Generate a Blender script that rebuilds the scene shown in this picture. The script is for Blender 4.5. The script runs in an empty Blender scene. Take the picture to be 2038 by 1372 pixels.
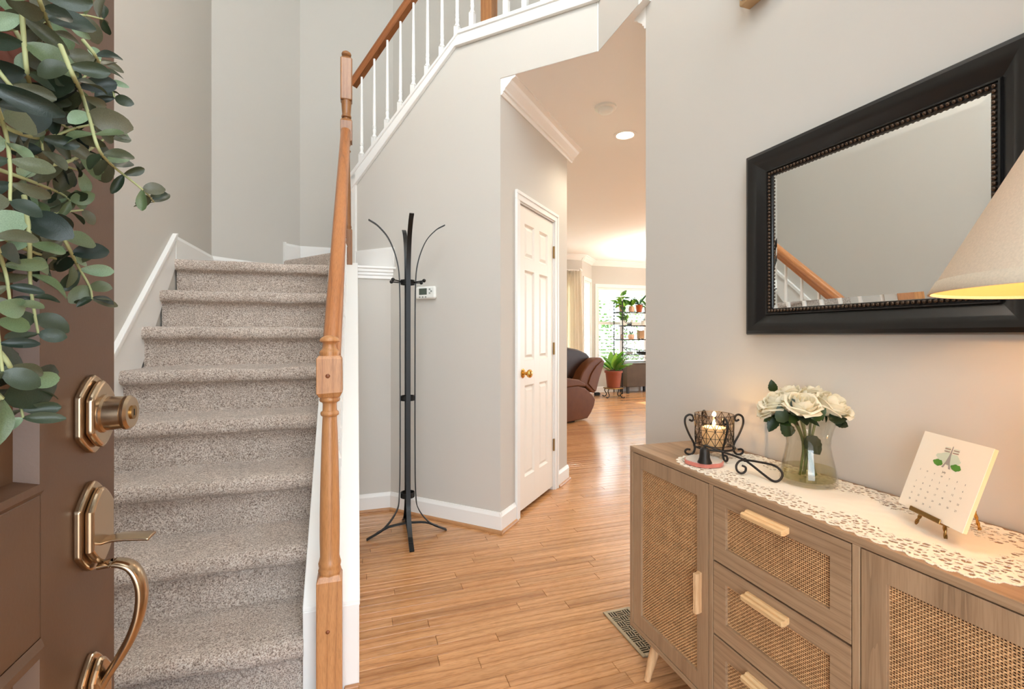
import bpy, bmesh, math, random
from mathutils import Matrix, Vector, noise
random.seed(7)
R2 = math.sqrt(0.5)
PI = math.pi
sc = bpy.context.scene
col = sc.collection

# ------------------------------------------------------------------ camera, world, light, exposure
FPX, YAW, CAMH, HORIZON = 935.0, math.radians(18.4), 1.15, 668.0
cam_d = bpy.data.cameras.new('camera')
cam = bpy.data.objects.new('camera', cam_d)
col.objects.link(cam)
cam.location = (0, 0, CAMH)
cam.rotation_euler = (math.radians(90), 0, -YAW)
cam_d.sensor_width = 36.0
cam_d.lens = 36.0 * FPX / 2038.0
cam_d.shift_y = -(686.0 - HORIZON) / 2038.0
cam_d.clip_start = 0.02
sc.camera = cam

sc.view_settings.view_transform = 'Standard'
sc.view_settings.look = 'None'
sc.view_settings.gamma = 1.0
sc.view_settings.use_curve_mapping = False
sc.view_settings.exposure = 0.17
sc.cycles.transparent_max_bounces = 24
sc.cycles.diffuse_bounces = 6

world = bpy.data.worlds.new('overcast_sky')
sc.world = world
world.use_nodes = True
wn = world.node_tree
wn.nodes['Background'].inputs['Color'].default_value = (0.80, 0.91, 1.0, 1)
wn.nodes['Background'].inputs['Strength'].default_value = 9.0


def area(name, loc, rot, sx, sy, power, color, portal=False, spread=180):
    d = bpy.data.lights.new(name, 'AREA')
    d.shape = 'RECTANGLE'
    d.size, d.size_y = sx, sy
    d.energy = power
    d.color = color
    d.spread = math.radians(spread)
    if portal:
        d.cycles.is_portal = True
    o = bpy.data.objects.new(name, d)
    col.objects.link(o)
    o.location = loc
    o.rotation_euler = rot
    return o


sun_d = bpy.data.lights.new('sun', 'SUN')
sun_d.energy, sun_d.angle, sun_d.color = 14.0, math.radians(0.6), (1.0, 0.97, 0.92)
sun = bpy.data.objects.new('sun', sun_d)
col.objects.link(sun)
sun.rotation_euler = Vector((-0.82, 0.06, -0.52)).to_track_quat('-Z', 'Y').to_euler()

# portals where daylight comes in: front door opening, window added above it, living room windows (side one added)
H90 = math.radians(90)
area('portal_door', (0.16, -0.28, 1.03), (H90, 0, 0), 0.96, 2.06, 1, (1, 1, 1), True)
area('portal_transom', (0.15, -0.29, 3.95), (H90, 0, 0), 1.8, 2.4, 1, (1, 1, 1), True)
area('portal_bay', (5.45, 8.50, 1.35), (H90, 0, PI), 1.9, 1.6, 1, (1, 1, 1), True)
area('portal_back', (2.88, 7.98, 1.35), (H90, 0, PI), 1.76, 1.6, 1, (1, 1, 1), True)
area('portal_side', (7.98, 5.3, 1.35), (H90, 0, H90), 3.0, 1.8, 1, (1, 1, 1), True)

# ------------------------------------------------------------------ helpers
WM = {}


def pw(px, py, d):
    """point at depth d behind photo pixel"""
    l = (px - 1019) / FPX
    u = (HORIZON - py) / FPX
    return Vector(((l * math.cos(YAW) + math.sin(YAW)) * d, (-l * math.sin(YAW) + math.cos(YAW)) * d, CAMH + u * d))


def frame(ox, oy, oz, ang):
    return Matrix.Translation((ox, oy, oz)) @ Matrix.Rotation(ang, 4, 'Z')


class MB:
    def __init__(self, M=None):
        self.v, self.f, self.M = [], [], M

    def add(self, vs, fs):
        n = len(self.v)
        for p in vs:
            p = Vector(p)
            self.v.append(self.M @ p if self.M else p)
        self.f += [tuple(i + n for i in q) for q in fs]
        return self

    def box(self, x0, x1, y0, y1, z0, z1):
        vs = [(x, y, z) for z in (z0, z1) for y in (y0, y1) for x in (x0, x1)]
        return self.add(vs, [(0, 2, 3, 1), (4, 5, 7, 6), (0, 1, 5, 4), (2, 6, 7, 3), (0, 4, 6, 2), (1, 3, 7, 5)])

    def prism(self, poly, fa, fb):
        """poly 2D; fa / fb map a 2D point to the two end faces"""
        n = len(poly)
        vs = [fa(*p) for p in poly] + [fb(*p) for p in poly]
        fs = [tuple(range(n))[::-1], tuple(range(n, 2 * n))]
        fs += [(i, (i + 1) % n, n + (i + 1) % n, n + i) for i in range(n)]
        return self.add(vs, fs)

    def pz(self, poly, z0, z1):
        return self.prism(poly, lambda x, y: (x, y, z0), lambda x, y: (x, y, z1))

    def py(self, poly, y0, y1):      # poly in x,z
        return self.prism(poly, lambda x, z: (x, y0, z), lambda x, z: (x, y1, z))

    def px(self, poly, x0, x1):      # poly in y,z
        return self.prism(poly, lambda y, z: (x0, y, z), lambda y, z: (x1, y, z))

    def lathe(self, prof, cx=0, cy=0, z=0, seg=24, cap=True, a0=0.0):
        vs, fs = [], []
        n = len(prof)
        for i in range(seg):
            a = a0 + 2 * PI * i / seg
            for r, h in prof:
                vs.append((cx + r * math.cos(a), cy + r * math.sin(a), z + h))
        for i in range(seg):
            j = (i + 1) % seg
            for k in range(n - 1):
                fs.append((i * n + k, j * n + k, j * n + k + 1, i * n + k + 1))
        if cap:
            fs.append(tuple(i * n for i in range(seg))[::-1])
            fs.append(tuple(i * n + n - 1 for i in range(seg)))
        return self.add(vs, fs)

    def sweep(self, pts, sec, up=(0, 0, 1), closed=False, scale=None):
        """sweep a closed 2D section (a along side, b along up) on a path; fixed up reference"""
        pts = [Vector(p) for p in pts]
        up = Vector(up)
        n, m = len(pts), len(sec)
        vs, fs = [], []
        for i, p in enumerate(pts):
            a = pts[i - 1] if (i > 0 or closed) else p
            b = pts[(i + 1) % n] if (i < n - 1 or closed) else p
            t = (b - a).normalized()
            s = t.cross(up)
            if s.length < 1e-5:
                s = t.cross(Vector((0.3, 0.9, 0.1)))
            s.normalize()
            w = s.cross(t)
            k = scale[i] if scale else 1.0
            for q in sec:
                vs.append(p + s * q[0] * k + w * q[1] * k)
        for i in range(n if closed else n - 1):
            j = (i + 1) % n
            for k in range(m):
                l = (k + 1) % m
                fs.append((i * m + k, i * m + l, j * m + l, j * m + k))
        if not closed:
            fs.append(tuple(range(m))[::-1])
            fs.append(tuple(range((n - 1) * m, n * m)))
        return self.add(vs, fs)

    def tube(self, pts, r, seg=8, closed=False):
        """round tube, parallel transport"""
        pts = [Vector(p) for p in pts]
        n = len(pts)
        vs, fs = [], []
        w = None
        for i, p in enumerate(pts):
            a = pts[i - 1] if (i > 0 or closed) else p
            b = pts[(i + 1) % n] if (i < n - 1 or closed) else p
            t = (b - a).normalized()
            if w is None:
                w = t.orthogonal().normalized()
            else:
                w = (w - t * w.dot(t))
                w = w.normalized() if w.length > 1e-6 else t.orthogonal().normalized()
            s = t.cross(w)
            rr = r[i] if isinstance(r, (list, tuple)) else r
            for k in range(seg):
                an = 2 * PI * k / seg
                vs.append(p + w * math.cos(an) * rr + s * math.sin(an) * rr)
        for i in range(n if closed else n - 1):
            j = (i + 1) % n
            for k in range(seg):
                l = (k + 1) % seg
                fs.append((i * seg + k, i * seg + l, j * seg + l, j * seg + k))
        if not closed:
            fs.append(tuple(range(seg))[::-1])
            fs.append(tuple(range((n - 1) * seg, n * seg)))
        return self.add(vs, fs)

    def sphere(self, c, r, seg=12, rings=8, sc3=(1, 1, 1)):
        vs, fs = [], []
        for i in range(rings + 1):
            th = PI * i / rings
            for k in range(seg):
                a = 2 * PI * k / seg
                vs.append((c[0] + r * sc3[0] * math.sin(th) * math.cos(a), c[1] + r * sc3[1] * math.sin(th) * math.sin(a), c[2] - r * sc3[2] * math.cos(th)))
        for i in range(rings):
            for k in range(seg):
                l = (k + 1) % seg
                fs.append((i * seg + k, i * seg + l, (i + 1) * seg + l, (i + 1) * seg + k))
        return self.add(vs, fs)

    def mesh(self, name, inv=None, smooth=None, fix=True):
        me = bpy.data.meshes.new(name)
        vs = [inv @ p for p in self.v] if inv is not None else self.v
        me.from_pydata([tuple(p) for p in vs], [], self.f)
        if fix:
            bm = bmesh.new()
            bm.from_mesh(me)
            bmesh.ops.remove_doubles(bm, verts=bm.verts, dist=1e-6)
            bmesh.ops.recalc_face_normals(bm, faces=bm.faces)
            bm.to_mesh(me)
            bm.free()
        if smooth is not None:
            me.shade_smooth()
            if smooth < 179:
                me.set_sharp_from_angle(angle=math.radians(smooth))
        return me


def link(name, me, mat, parent=None, M=None, bevel=0, seg=2):
    o = bpy.data.objects.new(name, me)
    col.objects.link(o)
    if mat is not None and me is not None and len(me.materials) == 0:
        me.materials.append(mat)
    if parent is not None:
        o.parent = parent
    o.matrix_basis = M if M is not None else Matrix.Identity(4)
    WM[o] = (WM[parent] if parent is not None else Matrix.Identity(4)) @ o.matrix_basis
    if bevel:
        b = o.modifiers.new('edge', 'BEVEL')
        b.width, b.segments, b.limit_method, b.angle_limit = bevel, seg, 'ANGLE', math.radians(40)
        b.harden_normals = False
    return o


def part(name, mb, mat, parent, smooth=None, bevel=0, seg=2, fix=True, label=None, kind=None):
    """mesh given in world coordinates, stored in the frame of its parent"""
    o = link(name, mb.mesh(name, WM[parent].inverted(), smooth, fix), mat, parent, None, bevel, seg)
    if label:
        o['label'] = label
    if kind:
        o['kind'] = kind
    return o


def thing(name, label, cat, loc, rotz=0.0, group=None, kind=None):
    o = link(name, None, None, None, frame(loc[0], loc[1], loc[2], rotz))
    o.empty_display_size = 0.05
    tag(o, label, cat, group, kind)
    return o


def tag(o, label=None, cat=None, group=None, kind=None):
    for k, v in (('label', label), ('category', cat), ('group', group), ('kind', kind)):
        if v:
            o[k] = v
    return o


def solo(name, mb, mat, loc, label=None, cat=None, group=None, kind=None, rotz=0.0, smooth=None, bevel=0, seg=2, fix=True):
    """a thing (or piece of the setting) that is one mesh"""
    M = frame(loc[0], loc[1], loc[2], rotz)
    o = link(name, mb.mesh(name, M.inverted(), smooth, fix), mat, None, M, bevel, seg)
    return tag(o, label, cat, group, kind)


def struct(name, mb, mat, label, loc=(0, 0, 0), rotz=0.0, **k):
    return solo(name, mb, mat, loc, label, None, None, 'structure', rotz, **k)


def crom(P, n=8, closed=False):
    P = [Vector(p) for p in P]
    out = []
    N = len(P)
    for i in range(N if closed else N - 1):
        a = P[i - 1] if (i > 0 or closed) else P[0] * 2 - P[1]
        b, c = P[i], P[(i + 1) % N]
        d = P[(i + 2) % N] if (i < N - 2 or closed) else c * 2 - b
        for k in range(n):
            t = k / n
            out.append(0.5 * ((2 * b) + (c - a) * t + (2 * a - 5 * b + 4 * c - d) * t * t + (3 * b - a - 3 * c + d) * t ** 3))
    if not closed:
        out.append(P[-1])
    return out


# ------------------------------------------------------------------ materials
def srgb(r, g, b):
    def f(c):
        c /= 255.0
        return c / 12.92 if c <= 0.04045 else ((c + 0.055) / 1.055) ** 2.4
    return (f(r), f(g), f(b), 1.0)


class NT:
    def __init__(self, name):
        self.m = bpy.data.materials.new(name)
        self.m.use_nodes = True
        self.t = self.m.node_tree
        self.b = self.t.nodes['Principled BSDF']
        self.out = self.t.nodes['Material Output']

    def n(self, typ, **kw):
        nd = self.t.nodes.new(typ)
        for k, v in kw.items():
            setattr(nd, k, v)
        return nd

    def l(self, a, b):
        self.t.links.new(a, b)

    def setp(self, **kw):
        for k, v in kw.items():
            self.b.inputs[k.replace('_', ' ')].default_value = v

    def coord(self, scale=(1, 1, 1), rnd=True, kind='Object', rot=(0, 0, 0)):
        tc = self.n('ShaderNodeTexCoord')
        mp = self.n('ShaderNodeMapping')
        mp.inputs['Scale'].default_value = scale
        mp.inputs['Rotation'].default_value = rot
        self.l(tc.outputs[kind], mp.inputs['Vector'])
        if rnd:
            oi = self.n('ShaderNodeObjectInfo')
            mu = self.n('ShaderNodeMath', operation='MULTIPLY')
            mu.inputs[1].default_value = 37.0
            self.l(oi.outputs['Random'], mu.inputs[0])
            self.l(mu.outputs[0], mp.inputs['Location'])
        return mp.outputs[0]

    def noise(self, vec, scale, detail=3.0, rough=0.55, dist=0.0):
        nz = self.n('ShaderNodeTexNoise')
        nz.inputs['Scale'].default_value = scale
        nz.inputs['Detail'].default_value = detail
        nz.inputs['Roughness'].default_value = rough
        nz.inputs['Distortion'].default_value = dist
        if vec is not None:
            self.l(vec, nz.inputs['Vector'])
        return nz.outputs['Fac']

    def ramp(self, fac, stops, interp='LINEAR'):
        r = self.n('ShaderNodeValToRGB')
        r.color_ramp.interpolation = interp
        e = r.color_ramp.elements
        while len(e) < len(stops):
            e.new(0.5)
        for q, (p, c) in zip(e, stops):
            q.position = p
            q.color = c
        self.l(fac, r.inputs['Fac'])
        return r.outputs['Color']

    def bump(self, h, strength=0.2, dist=0.002):
        bp = self.n('ShaderNodeBump')
        bp.inputs['Strength'].default_value = strength
        bp.inputs['Distance'].default_value = dist
        self.l(h, bp.inputs['Height'])
        self.l(bp.outputs[0], self.b.inputs['Normal'])

    def mix(self, fac, a, b, mode='MIX'):
        mx = self.n('ShaderNodeMix', data_type='RGBA', blend_type=mode)
        for s, i in ((fac, 0), (a, 6), (b, 7)):
            if isinstance(s, (int, float)):
                mx.inputs[i].default_value = s
            elif isinstance(s, tuple):
                mx.inputs[i].default_value = s
            else:
                self.l(s, mx.inputs[i])
        return mx.outputs[2]

    def color(self, c):
        self.l(c, self.b.inputs['Base Color'])


def plain(name, c, rough=0.5, metal=0.0, nscale=0, nstr=0.1, var=0.0, spec=0.5, coat=0.0):
    t = NT(name)
    t.setp(Base_Color=c, Roughness=rough, Metallic=metal)
    t.b.inputs['Specular IOR Level'].default_value = spec
    t.b.inputs['Coat Weight'].default_value = coat
    v = t.coord(rnd=False)
    if var:
        dk = tuple(x * (1 - var) for x in c[:3]) + (1,)
        t.color(t.ramp(t.noise(v, max(nscale / 12, 4), 4), [(0.3, dk), (0.7, c)]))
    if nscale:
        t.bump(t.noise(v, nscale, 2), nstr, 0.001)
    return t.m


def wood(name, dark, mid, light, axis=0, rough=0.4, ring=9.0, stretch=0.09, fine=260.0, contrast=1.0, rnd=True, coat=0.0, island=False, tone=0.18, bump=0.12):
    t = NT(name)
    s = [1.0, 1.0, 1.0]
    s[axis] = stretch
    v = t.coord(tuple(s), rnd)
    if island:
        g = t.n('ShaderNodeNewGeometry')
        va = t.n('ShaderNodeVectorMath', operation='MULTIPLY_ADD')
        cb = t.n('ShaderNodeCombineXYZ')
        for i in range(3):
            t.l(g.outputs['Random Per Island'], cb.inputs[i])
        t.l(cb.outputs[0], va.inputs[0])
        va.inputs[1].default_value = (61, 43, 29)
        t.l(v, va.inputs[2])
        v = va.outputs[0]
    d = t.noise(v, 5.5, 3, 0.5)
    wv = t.n('ShaderNodeTexWave', wave_type='BANDS', bands_direction='XYZ'[(axis + 1) % 3], wave_profile='SAW')
    wv.inputs['Scale'].default_value = ring
    wv.inputs['Distortion'].default_value = 7.0
    wv.inputs['Detail'].default_value = 2.0
    wv.inputs['Detail Scale'].default_value = 1.3
    t.l(v, wv.inputs['Vector'])
    fs = t.noise(v, fine, 2, 0.6)
    a = t.ramp(wv.outputs['Fac'], [(0.0, mid), (0.55, light), (0.86, mid), (1.0, dark)])
    b = t.ramp(d, [(0.3, mid), (0.7, light)])
    c = t.mix(0.45 * contrast, b, a)
    st = t.ramp(fs, [(0.36, (0.72, 0.66, 0.6, 1)), (0.55, (1, 1, 1, 1))])
    c = t.mix(0.55 * contrast, c, st, 'MULTIPLY')
    oi = t.n('ShaderNodeObjectInfo')
    rv = oi.outputs['Random']
    if island:
        ad = t.n('ShaderNodeMath', operation='ADD')
        t.l(rv, ad.inputs[0])
        t.l(g.outputs['Random Per Island'], ad.inputs[1])
        fr = t.n('ShaderNodeMath', operation='FRACT')
        t.l(ad.outputs[0], fr.inputs[0])
        rv = fr.outputs[0]
    if tone:
        tn = t.ramp(rv, [(0.0, (1 - tone, 1 - tone * 1.15, 1 - tone * 1.35, 1)), (0.5, (1, 1, 1, 1)), (1.0, (1.0 + tone * .3, 1.0 + tone * .25, 1 + tone * .2, 1))])
        c = t.mix(1.0, c, tn, 'MULTIPLY')
    t.color(c)
    t.setp(Roughness=rough)
    t.b.inputs['Coat Weight'].default_value = coat
    t.b.inputs['Coat Roughness'].default_value = 0.12
    t.bump(fs, bump, 0.0006)
    return t.m


def carpet(name):
    t = NT(name)
    v = t.coord(rnd=False)
    fine = t.noise(v, 210, 4, 0.85)
    mid = t.noise(v, 75, 3, 0.6)
    big = t.noise(v, 6, 3, 0.6)
    c = t.ramp(fine, [(0.35, srgb(64, 48, 38)), (0.44, srgb(178, 154, 137)), (0.515, srgb(236, 217, 201)), (0.62, srgb(255, 248, 240))])
    sh = t.ramp(mid, [(0.3, (0.72, 0.70, 0.68, 1)), (0.6, (1, 1, 1, 1))])
    c = t.mix(0.9, c, sh, 'MULTIPLY')
    bg = t.ramp(big, [(0.35, (0.80, 0.79, 0.78, 1)), (0.62, (1, 1, 1, 1))])
    c = t.mix(0.55, c, bg, 'MULTIPLY')
    t.color(c)
    t.setp(Roughness=1.0)
    t.b.inputs['Specular IOR Level'].default_value = 0.05
    t.b.inputs['Sheen Weight'].default_value = 0.25
    ad = t.n('ShaderNodeMath', operation='ADD')
    t.l(fine, ad.inputs[0])
    t.l(mid, ad.inputs[1])
    t.bump(ad.outputs[0], 0.9, 0.006)
    return t.m


def clear(name, tint=(1, 1, 1, 1), gloss=0.08):
    """thin glass: lets light through straight, mirrors a little"""
    t = NT(name)
    t.t.nodes.remove(t.b)
    tr = t.n('ShaderNodeBsdfTransparent')
    tr.inputs[0].default_value = tint
    gl = t.n('ShaderNodeBsdfGlossy')
    gl.inputs['Roughness'].default_value = 0.02
    lw_ = t.n('ShaderNodeLayerWeight')
    lw_.inputs['Blend'].default_value = 0.5
    pw_ = t.n('ShaderNodeMath', operation='POWER')
    pw_.inputs[1].default_value = 3.0
    t.l(lw_.outputs['Facing'], pw_.inputs[0])
    ma_ = t.n('ShaderNodeMath', operation='MULTIPLY_ADD')
    ma_.inputs[1].default_value = 0.6
    ma_.inputs[2].default_value = gloss * 0.5
    t.l(pw_.outputs[0], ma_.inputs[0])
    mx = t.n('ShaderNodeMixShader')
    t.l(ma_.outputs[0], mx.inputs[0])
    t.l(tr.outputs[0], mx.inputs[1])
    t.l(gl.outputs[0], mx.inputs[2])
    t.l(mx.outputs[0], t.out.inputs[0])
    return t.m


def emit(name, c, s):
    t = NT(name)
    t.setp(Base_Color=c, Roughness=0.6)
    t.b.inputs['Emission Color'].default_value = c
    t.b.inputs['Emission Strength'].default_value = s
    return t.m


def leafmat(name, stops, rough=0.5, trans=0.25, vein=0.3):
    t = NT(name)
    oi = t.n('ShaderNodeObjectInfo')
    c = t.ramp(oi.outputs['Random'], stops)
    nz = t.noise(t.coord(), 40, 3)
    sh = t.ramp(nz, [(0.3, (0.72, 0.72, 0.7, 1)), (0.7, (1.08, 1.08, 1.05, 1))])
    c = t.mix(0.8, c, sh, 'MULTIPLY')
    t.color(c)
    t.setp(Roughness=rough)
    t.bump(nz, 0.15, 0.001)
    tl = t.n('ShaderNodeBsdfTranslucent')
    t.l(c, tl.inputs[0])
    mx = t.n('ShaderNodeMixShader')
    mx.inputs[0].default_value = trans
    t.l(t.b.outputs[0], mx.inputs[1])
    t.l(tl.outputs[0], mx.inputs[2])
    t.l(mx.outputs[0], t.out.inputs[0])
    return t.m


def translucent(name, c, tc, fac, nscale=0, rough=0.8, weave=False):
    t = NT(name)
    t.setp(Base_Color=c, Roughness=rough)
    t.b.inputs['Specular IOR Level'].default_value = 0.2
    if nscale:
        v = t.coord(rnd=False)
        nz = t.noise(v, nscale, 3)
        cc = t.ramp(nz, [(0.3, tuple(x * 0.88 for x in c[:3]) + (1,)), (0.7, c)])
        t.color(cc)
        t.bump(nz, 0.25, 0.0008)
    tl = t.n('ShaderNodeBsdfTranslucent')
    tl.inputs[0].default_value = tc
    mx = t.n('ShaderNodeMixShader')
    mx.inputs[0].default_value = fac
    t.l(t.b.outputs[0], mx.inputs[1])
    t.l(tl.outputs[0], mx.inputs[2])
    t.l(mx.outputs[0], t.out.inputs[0])
    return t.m


WALL = plain('greige_wall_paint', srgb(205, 200, 192), 0.75, nscale=260, nstr=0.06, spec=0.25)
CEIL = plain('ceiling_paint', srgb(245, 243, 239), 0.9, nscale=200, nstr=0.05, spec=0.1)
TRIM = plain('white_trim_paint', srgb(240, 238, 234), 0.38, nscale=60, nstr=0.02)
DOORW = plain('cream_white_door_paint', srgb(240, 233, 222), 0.4, nscale=60, nstr=0.02)
FLOOR = wood('honey_oak_floor', srgb(106, 62, 32), srgb(184, 128, 80), srgb(216, 164, 113), 0, 0.25, 8.0, 0.125, 190, 1.2, island=True, tone=0.2, coat=0.25, bump=0.05)
SUB = plain('floor_gap_brown', srgb(50, 30, 18), 0.8)
SHOE = wood('oak_shoe_moulding', srgb(130, 84, 50), srgb(176, 124, 80), srgb(196, 146, 100), 0, 0.4, tone=0.05)
OAK = wood('golden_oak_newel', srgb(124, 76, 40), srgb(184, 124, 74), srgb(208, 150, 98), 2, 0.36, 10, 0.10, 330, 1.0, rnd=False, tone=0)
OAKY = wood('golden_oak_rail', srgb(112, 62, 30), srgb(168, 104, 58), srgb(192, 128, 78), 1, 0.34, 12, 0.08, 300, 1.1, rnd=False, tone=0)
OAK_SHADED = wood('shaded_oak_upper_newel', srgb(94, 56, 28), srgb(140, 92, 52), srgb(166, 116, 72), 2, 0.34, 12, 0.08, 300, 1.1, rnd=False, tone=0)  # newel oak darkened, shade of the upper stair put into the colour
OAKY_SHADED = wood('shaded_oak_upper_rail', srgb(92, 50, 24), srgb(138, 82, 44), srgb(164, 102, 58), 1, 0.34, 12, 0.08, 300, 1.1, rnd=False, tone=0)  # rail oak in a darker tone that holds the upper stair's shade
PLUG = plain('dark_oak_plug', srgb(130, 72, 38), 0.35)
CARPET = carpet('taupe_cut_pile_carpet')
LAMV = wood('console_oak_vertical', srgb(100, 76, 54), srgb(154, 123, 94), srgb(180, 149, 117), 2, 0.5, 16, 0.04, 300, 0.9, rnd=True, tone=0.05, bump=0.1)
LAMY = wood('console_oak_horizontal', srgb(100, 76, 54), srgb(154, 123, 94), srgb(180, 149, 117), 1, 0.5, 16, 0.04, 300, 0.9, rnd=True, tone=0.05, bump=0.1)
PINEY = wood('pale_pine_handle', srgb(196, 148, 96), srgb(222, 180, 128), srgb(234, 198, 150), 1, 0.45, 16, 0.08, 200, 0.6, tone=0.05)
PINEZ = wood('pale_pine_leg', srgb(176, 128, 84), srgb(216, 172, 126), srgb(230, 190, 146), 2, 0.45, 12, 0.10, 200, 0.9, tone=0.05)
CANE = plain('woven_rattan', srgb(222, 172, 120), 0.6, nscale=300, nstr=0.2, var=0.25)
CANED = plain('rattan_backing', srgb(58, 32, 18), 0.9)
BLACK = plain('black_powder_coat', srgb(15, 16, 16), 0.4, 0.0, 200, 0.08, spec=0.4)
IRON = plain('dark_wrought_iron', srgb(44, 39, 35), 0.45, 0.5, 120, 0.2)
FRAMEB = plain('black_brown_lacquer', srgb(14, 12, 11), 0.3, 0.0, 90, 0.05, var=0.2, coat=0.2)
BEADM = plain('bronze_bead', srgb(84, 66, 52), 0.25, 0.6)
t_ = NT('mirror_silver'); t_.setp(Base_Color=(0.86, 0.88, 0.86, 1), Roughness=0.0, Metallic=1.0); MIRROR = t_.m
SHADE = translucent('oatmeal_linen_shade', srgb(222, 206, 184), srgb(236, 200, 150), 0.03, 320, 0.9)
SHADEIN = translucent('shade_lining', srgb(236, 200, 146), srgb(240, 190, 120), 0.2, 0, 0.8)
CERAMIC = plain('cream_ceramic', srgb(224, 210, 190), 0.3, nscale=30, nstr=0.05)
BRASS = plain('polished_brass', srgb(214, 168, 92), 0.18, 1.0)
BRASSA = plain('antique_brass', srgb(150, 118, 70), 0.32, 1.0, 60, 0.1)
NICKEL = plain('antique_nickel_hardware', srgb(196, 172, 144), 0.23, 1.0, 40, 0.04, var=0.3)
NICKELD = plain('dark_nickel_recess', srgb(92, 66, 46), 0.35, 0.9)
BDOOR = plain('brown_entry_door_paint', srgb(90, 62, 42), 0.42, nscale=240, nstr=0.08)
LEAF = leafmat('eucalyptus_leaf', [(0.0, srgb(22, 38, 32)), (0.25, srgb(44, 60, 42)), (0.5, srgb(78, 82, 60)), (0.7, srgb(98, 96, 76)), (0.86, srgb(98, 118, 80)), (1.0, srgb(168, 194, 164))], 0.40, 0.14)
STEMM = plain('eucalyptus_stem', srgb(168, 172, 122), 0.6)
VINE = plain('red_brown_grapevine', srgb(110, 58, 38), 0.8, nscale=90, nstr=0.5, var=0.4)
GLASS = clear('clear_glass', (0.97, 0.97, 0.95, 1))
AMBER = clear('smoky_mosaic_glass', (0.96, 0.90, 0.84, 1))
PANE = clear('window_glass', (0.98, 0.99, 0.99, 1))
WATER = clear('tinted_water', (0.90, 0.88, 0.70, 1))
PETAL = translucent('ivory_petal', srgb(248, 242, 222), srgb(250, 240, 205), 0.30, 60, 0.55)
RLEAF = leafmat('rose_leaf', [(0.0, srgb(22, 40, 16)), (1.0, srgb(56, 78, 30))], 0.4, 0.2)
RSTEM = plain('rose_stem', srgb(96, 104, 56), 0.5)
LACE = plain('ivory_crochet', srgb(244, 236, 220), 0.9, nscale=500, nstr=0.5, spec=0.1)
WAX = plain('ivory_wax', srgb(240, 220, 180), 0.5)
FLAME = emit('candle_flame', (1.0, 0.62, 0.22, 1), 60)
PINK = plain('pink_glitter_resin', srgb(214, 128, 112), 0.35, nscale=220, nstr=0.3, var=0.2)
SLABW = plain('frosted_resin_top', srgb(214, 206, 196), 0.25, var=0.15, nscale=80, nstr=0.1)
PAPER = plain('cream_card', srgb(242, 232, 214), 0.8)
PAGES = plain('cream_page_edges', srgb(242, 216, 172), 0.8, nscale=400, nstr=0.3)
INK = plain('grey_ink', srgb(96, 90, 84), 0.8)
INKG = plain('green_print', srgb(84, 140, 50), 0.8)
INKL = plain('pale_green_print', srgb(206, 216, 196), 0.8)
INKR = plain('brown_print', srgb(120, 84, 70), 0.8)
INKT = plain('tower_grey_print', srgb(160, 152, 146), 0.8)
PLASTIC = plain('white_plastic', srgb(238, 238, 232), 0.4)
LCD = plain('thermostat_screen', srgb(80, 90, 80), 0.2)
BUTTON = plain('grey_button', srgb(150, 152, 146), 0.5)
LENS = emit('warm_lamp_lens', (1.0, 0.86, 0.62, 1), 22)
BRONZE = plain('bronze_register', srgb(168, 154, 128), 0.4, 0.5, 80, 0.1)
DARK = plain('dark_void', srgb(14, 12, 10), 0.9)
LEATHER = plain('brown_leather', srgb(106, 62, 34), 0.5, 0.0, 110, 0.18, var=0.2, spec=0.18)
LEATHERD = plain('dark_brown_leather', srgb(56, 36, 26), 0.42, 0.0, 110, 0.15, var=0.2, spec=0.2)
TERRA = plain('terracotta', srgb(150, 76, 50), 0.6, nscale=40, nstr=0.1, var=0.2)
TERRAO = plain('orange_glazed_pot', srgb(178, 84, 30), 0.3, var=0.2, nscale=30, nstr=0.05)
POTW = plain('white_pot', srgb(226, 220, 210), 0.4)
POTG = plain('grey_pot', srgb(150, 146, 138), 0.5)
POTB = plain('blush_pot', srgb(206, 160, 130), 0.5)
BASKET = plain('tan_wicker_pot', srgb(180, 140, 100), 0.8, nscale=90, nstr=0.6, var=0.4)
WICKER = plain('dark_wicker', srgb(92, 72, 52), 0.6, nscale=60, nstr=0.3, var=0.3)
SOIL = plain('soil', srgb(48, 36, 28), 1.0)
PLEAF = leafmat('house_plant_leaf', [(0.0, srgb(46, 92, 36)), (0.5, srgb(96, 150, 46)), (1.0, srgb(160, 196, 76))], 0.4, 0.35)
PLEAFD = leafmat('dark_strap_leaf', [(0.0, srgb(28, 62, 40)), (1.0, srgb(60, 110, 70))], 0.35, 0.2)
CURTAIN = translucent('ivory_curtain', srgb(252, 246, 234), srgb(252, 246, 232), 0.4, 200, 0.9)
LAWN = plain('lawn', srgb(120, 150, 80), 0.95, nscale=40, nstr=0.3, var=0.3)
PORCH = plain('porch_concrete', srgb(190, 186, 178), 0.9, nscale=60, nstr=0.2, var=0.1)
PAVER = plain('brown_paver', srgb(138, 126, 116), 0.9, nscale=50, nstr=0.3, var=0.2)
HEDGE = leafmat('garden_leaf', [(0.0, srgb(70, 110, 50)), (1.0, srgb(150, 184, 96))], 0.6, 0.3)
RUBBER = plain('black_plastic', srgb(18, 18, 18), 0.5)
CHIME = plain('tan_chime_box', srgb(190, 160, 120), 0.5)

# ------------------------------------------------------------------ the setting
XL, XR, ZC, Z2, ZTOP = -0.995, 1.255, 2.65, 2.985, 5.4      # left wall, right wall, hall ceiling, upper floor, foyer ceiling
DG = frame(0.22, 3.2, 0, -PI / 4)      # diagonal stair wall: x along (1,-1), y behind, front at y=0
CG = frame(0.80, 2.62, 0, PI / 4)      # closet wall: x along (1,1), y behind
RISE, GO = 0.199, 0.2225
SL = 0.83                              # slope of the upper flight

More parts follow.
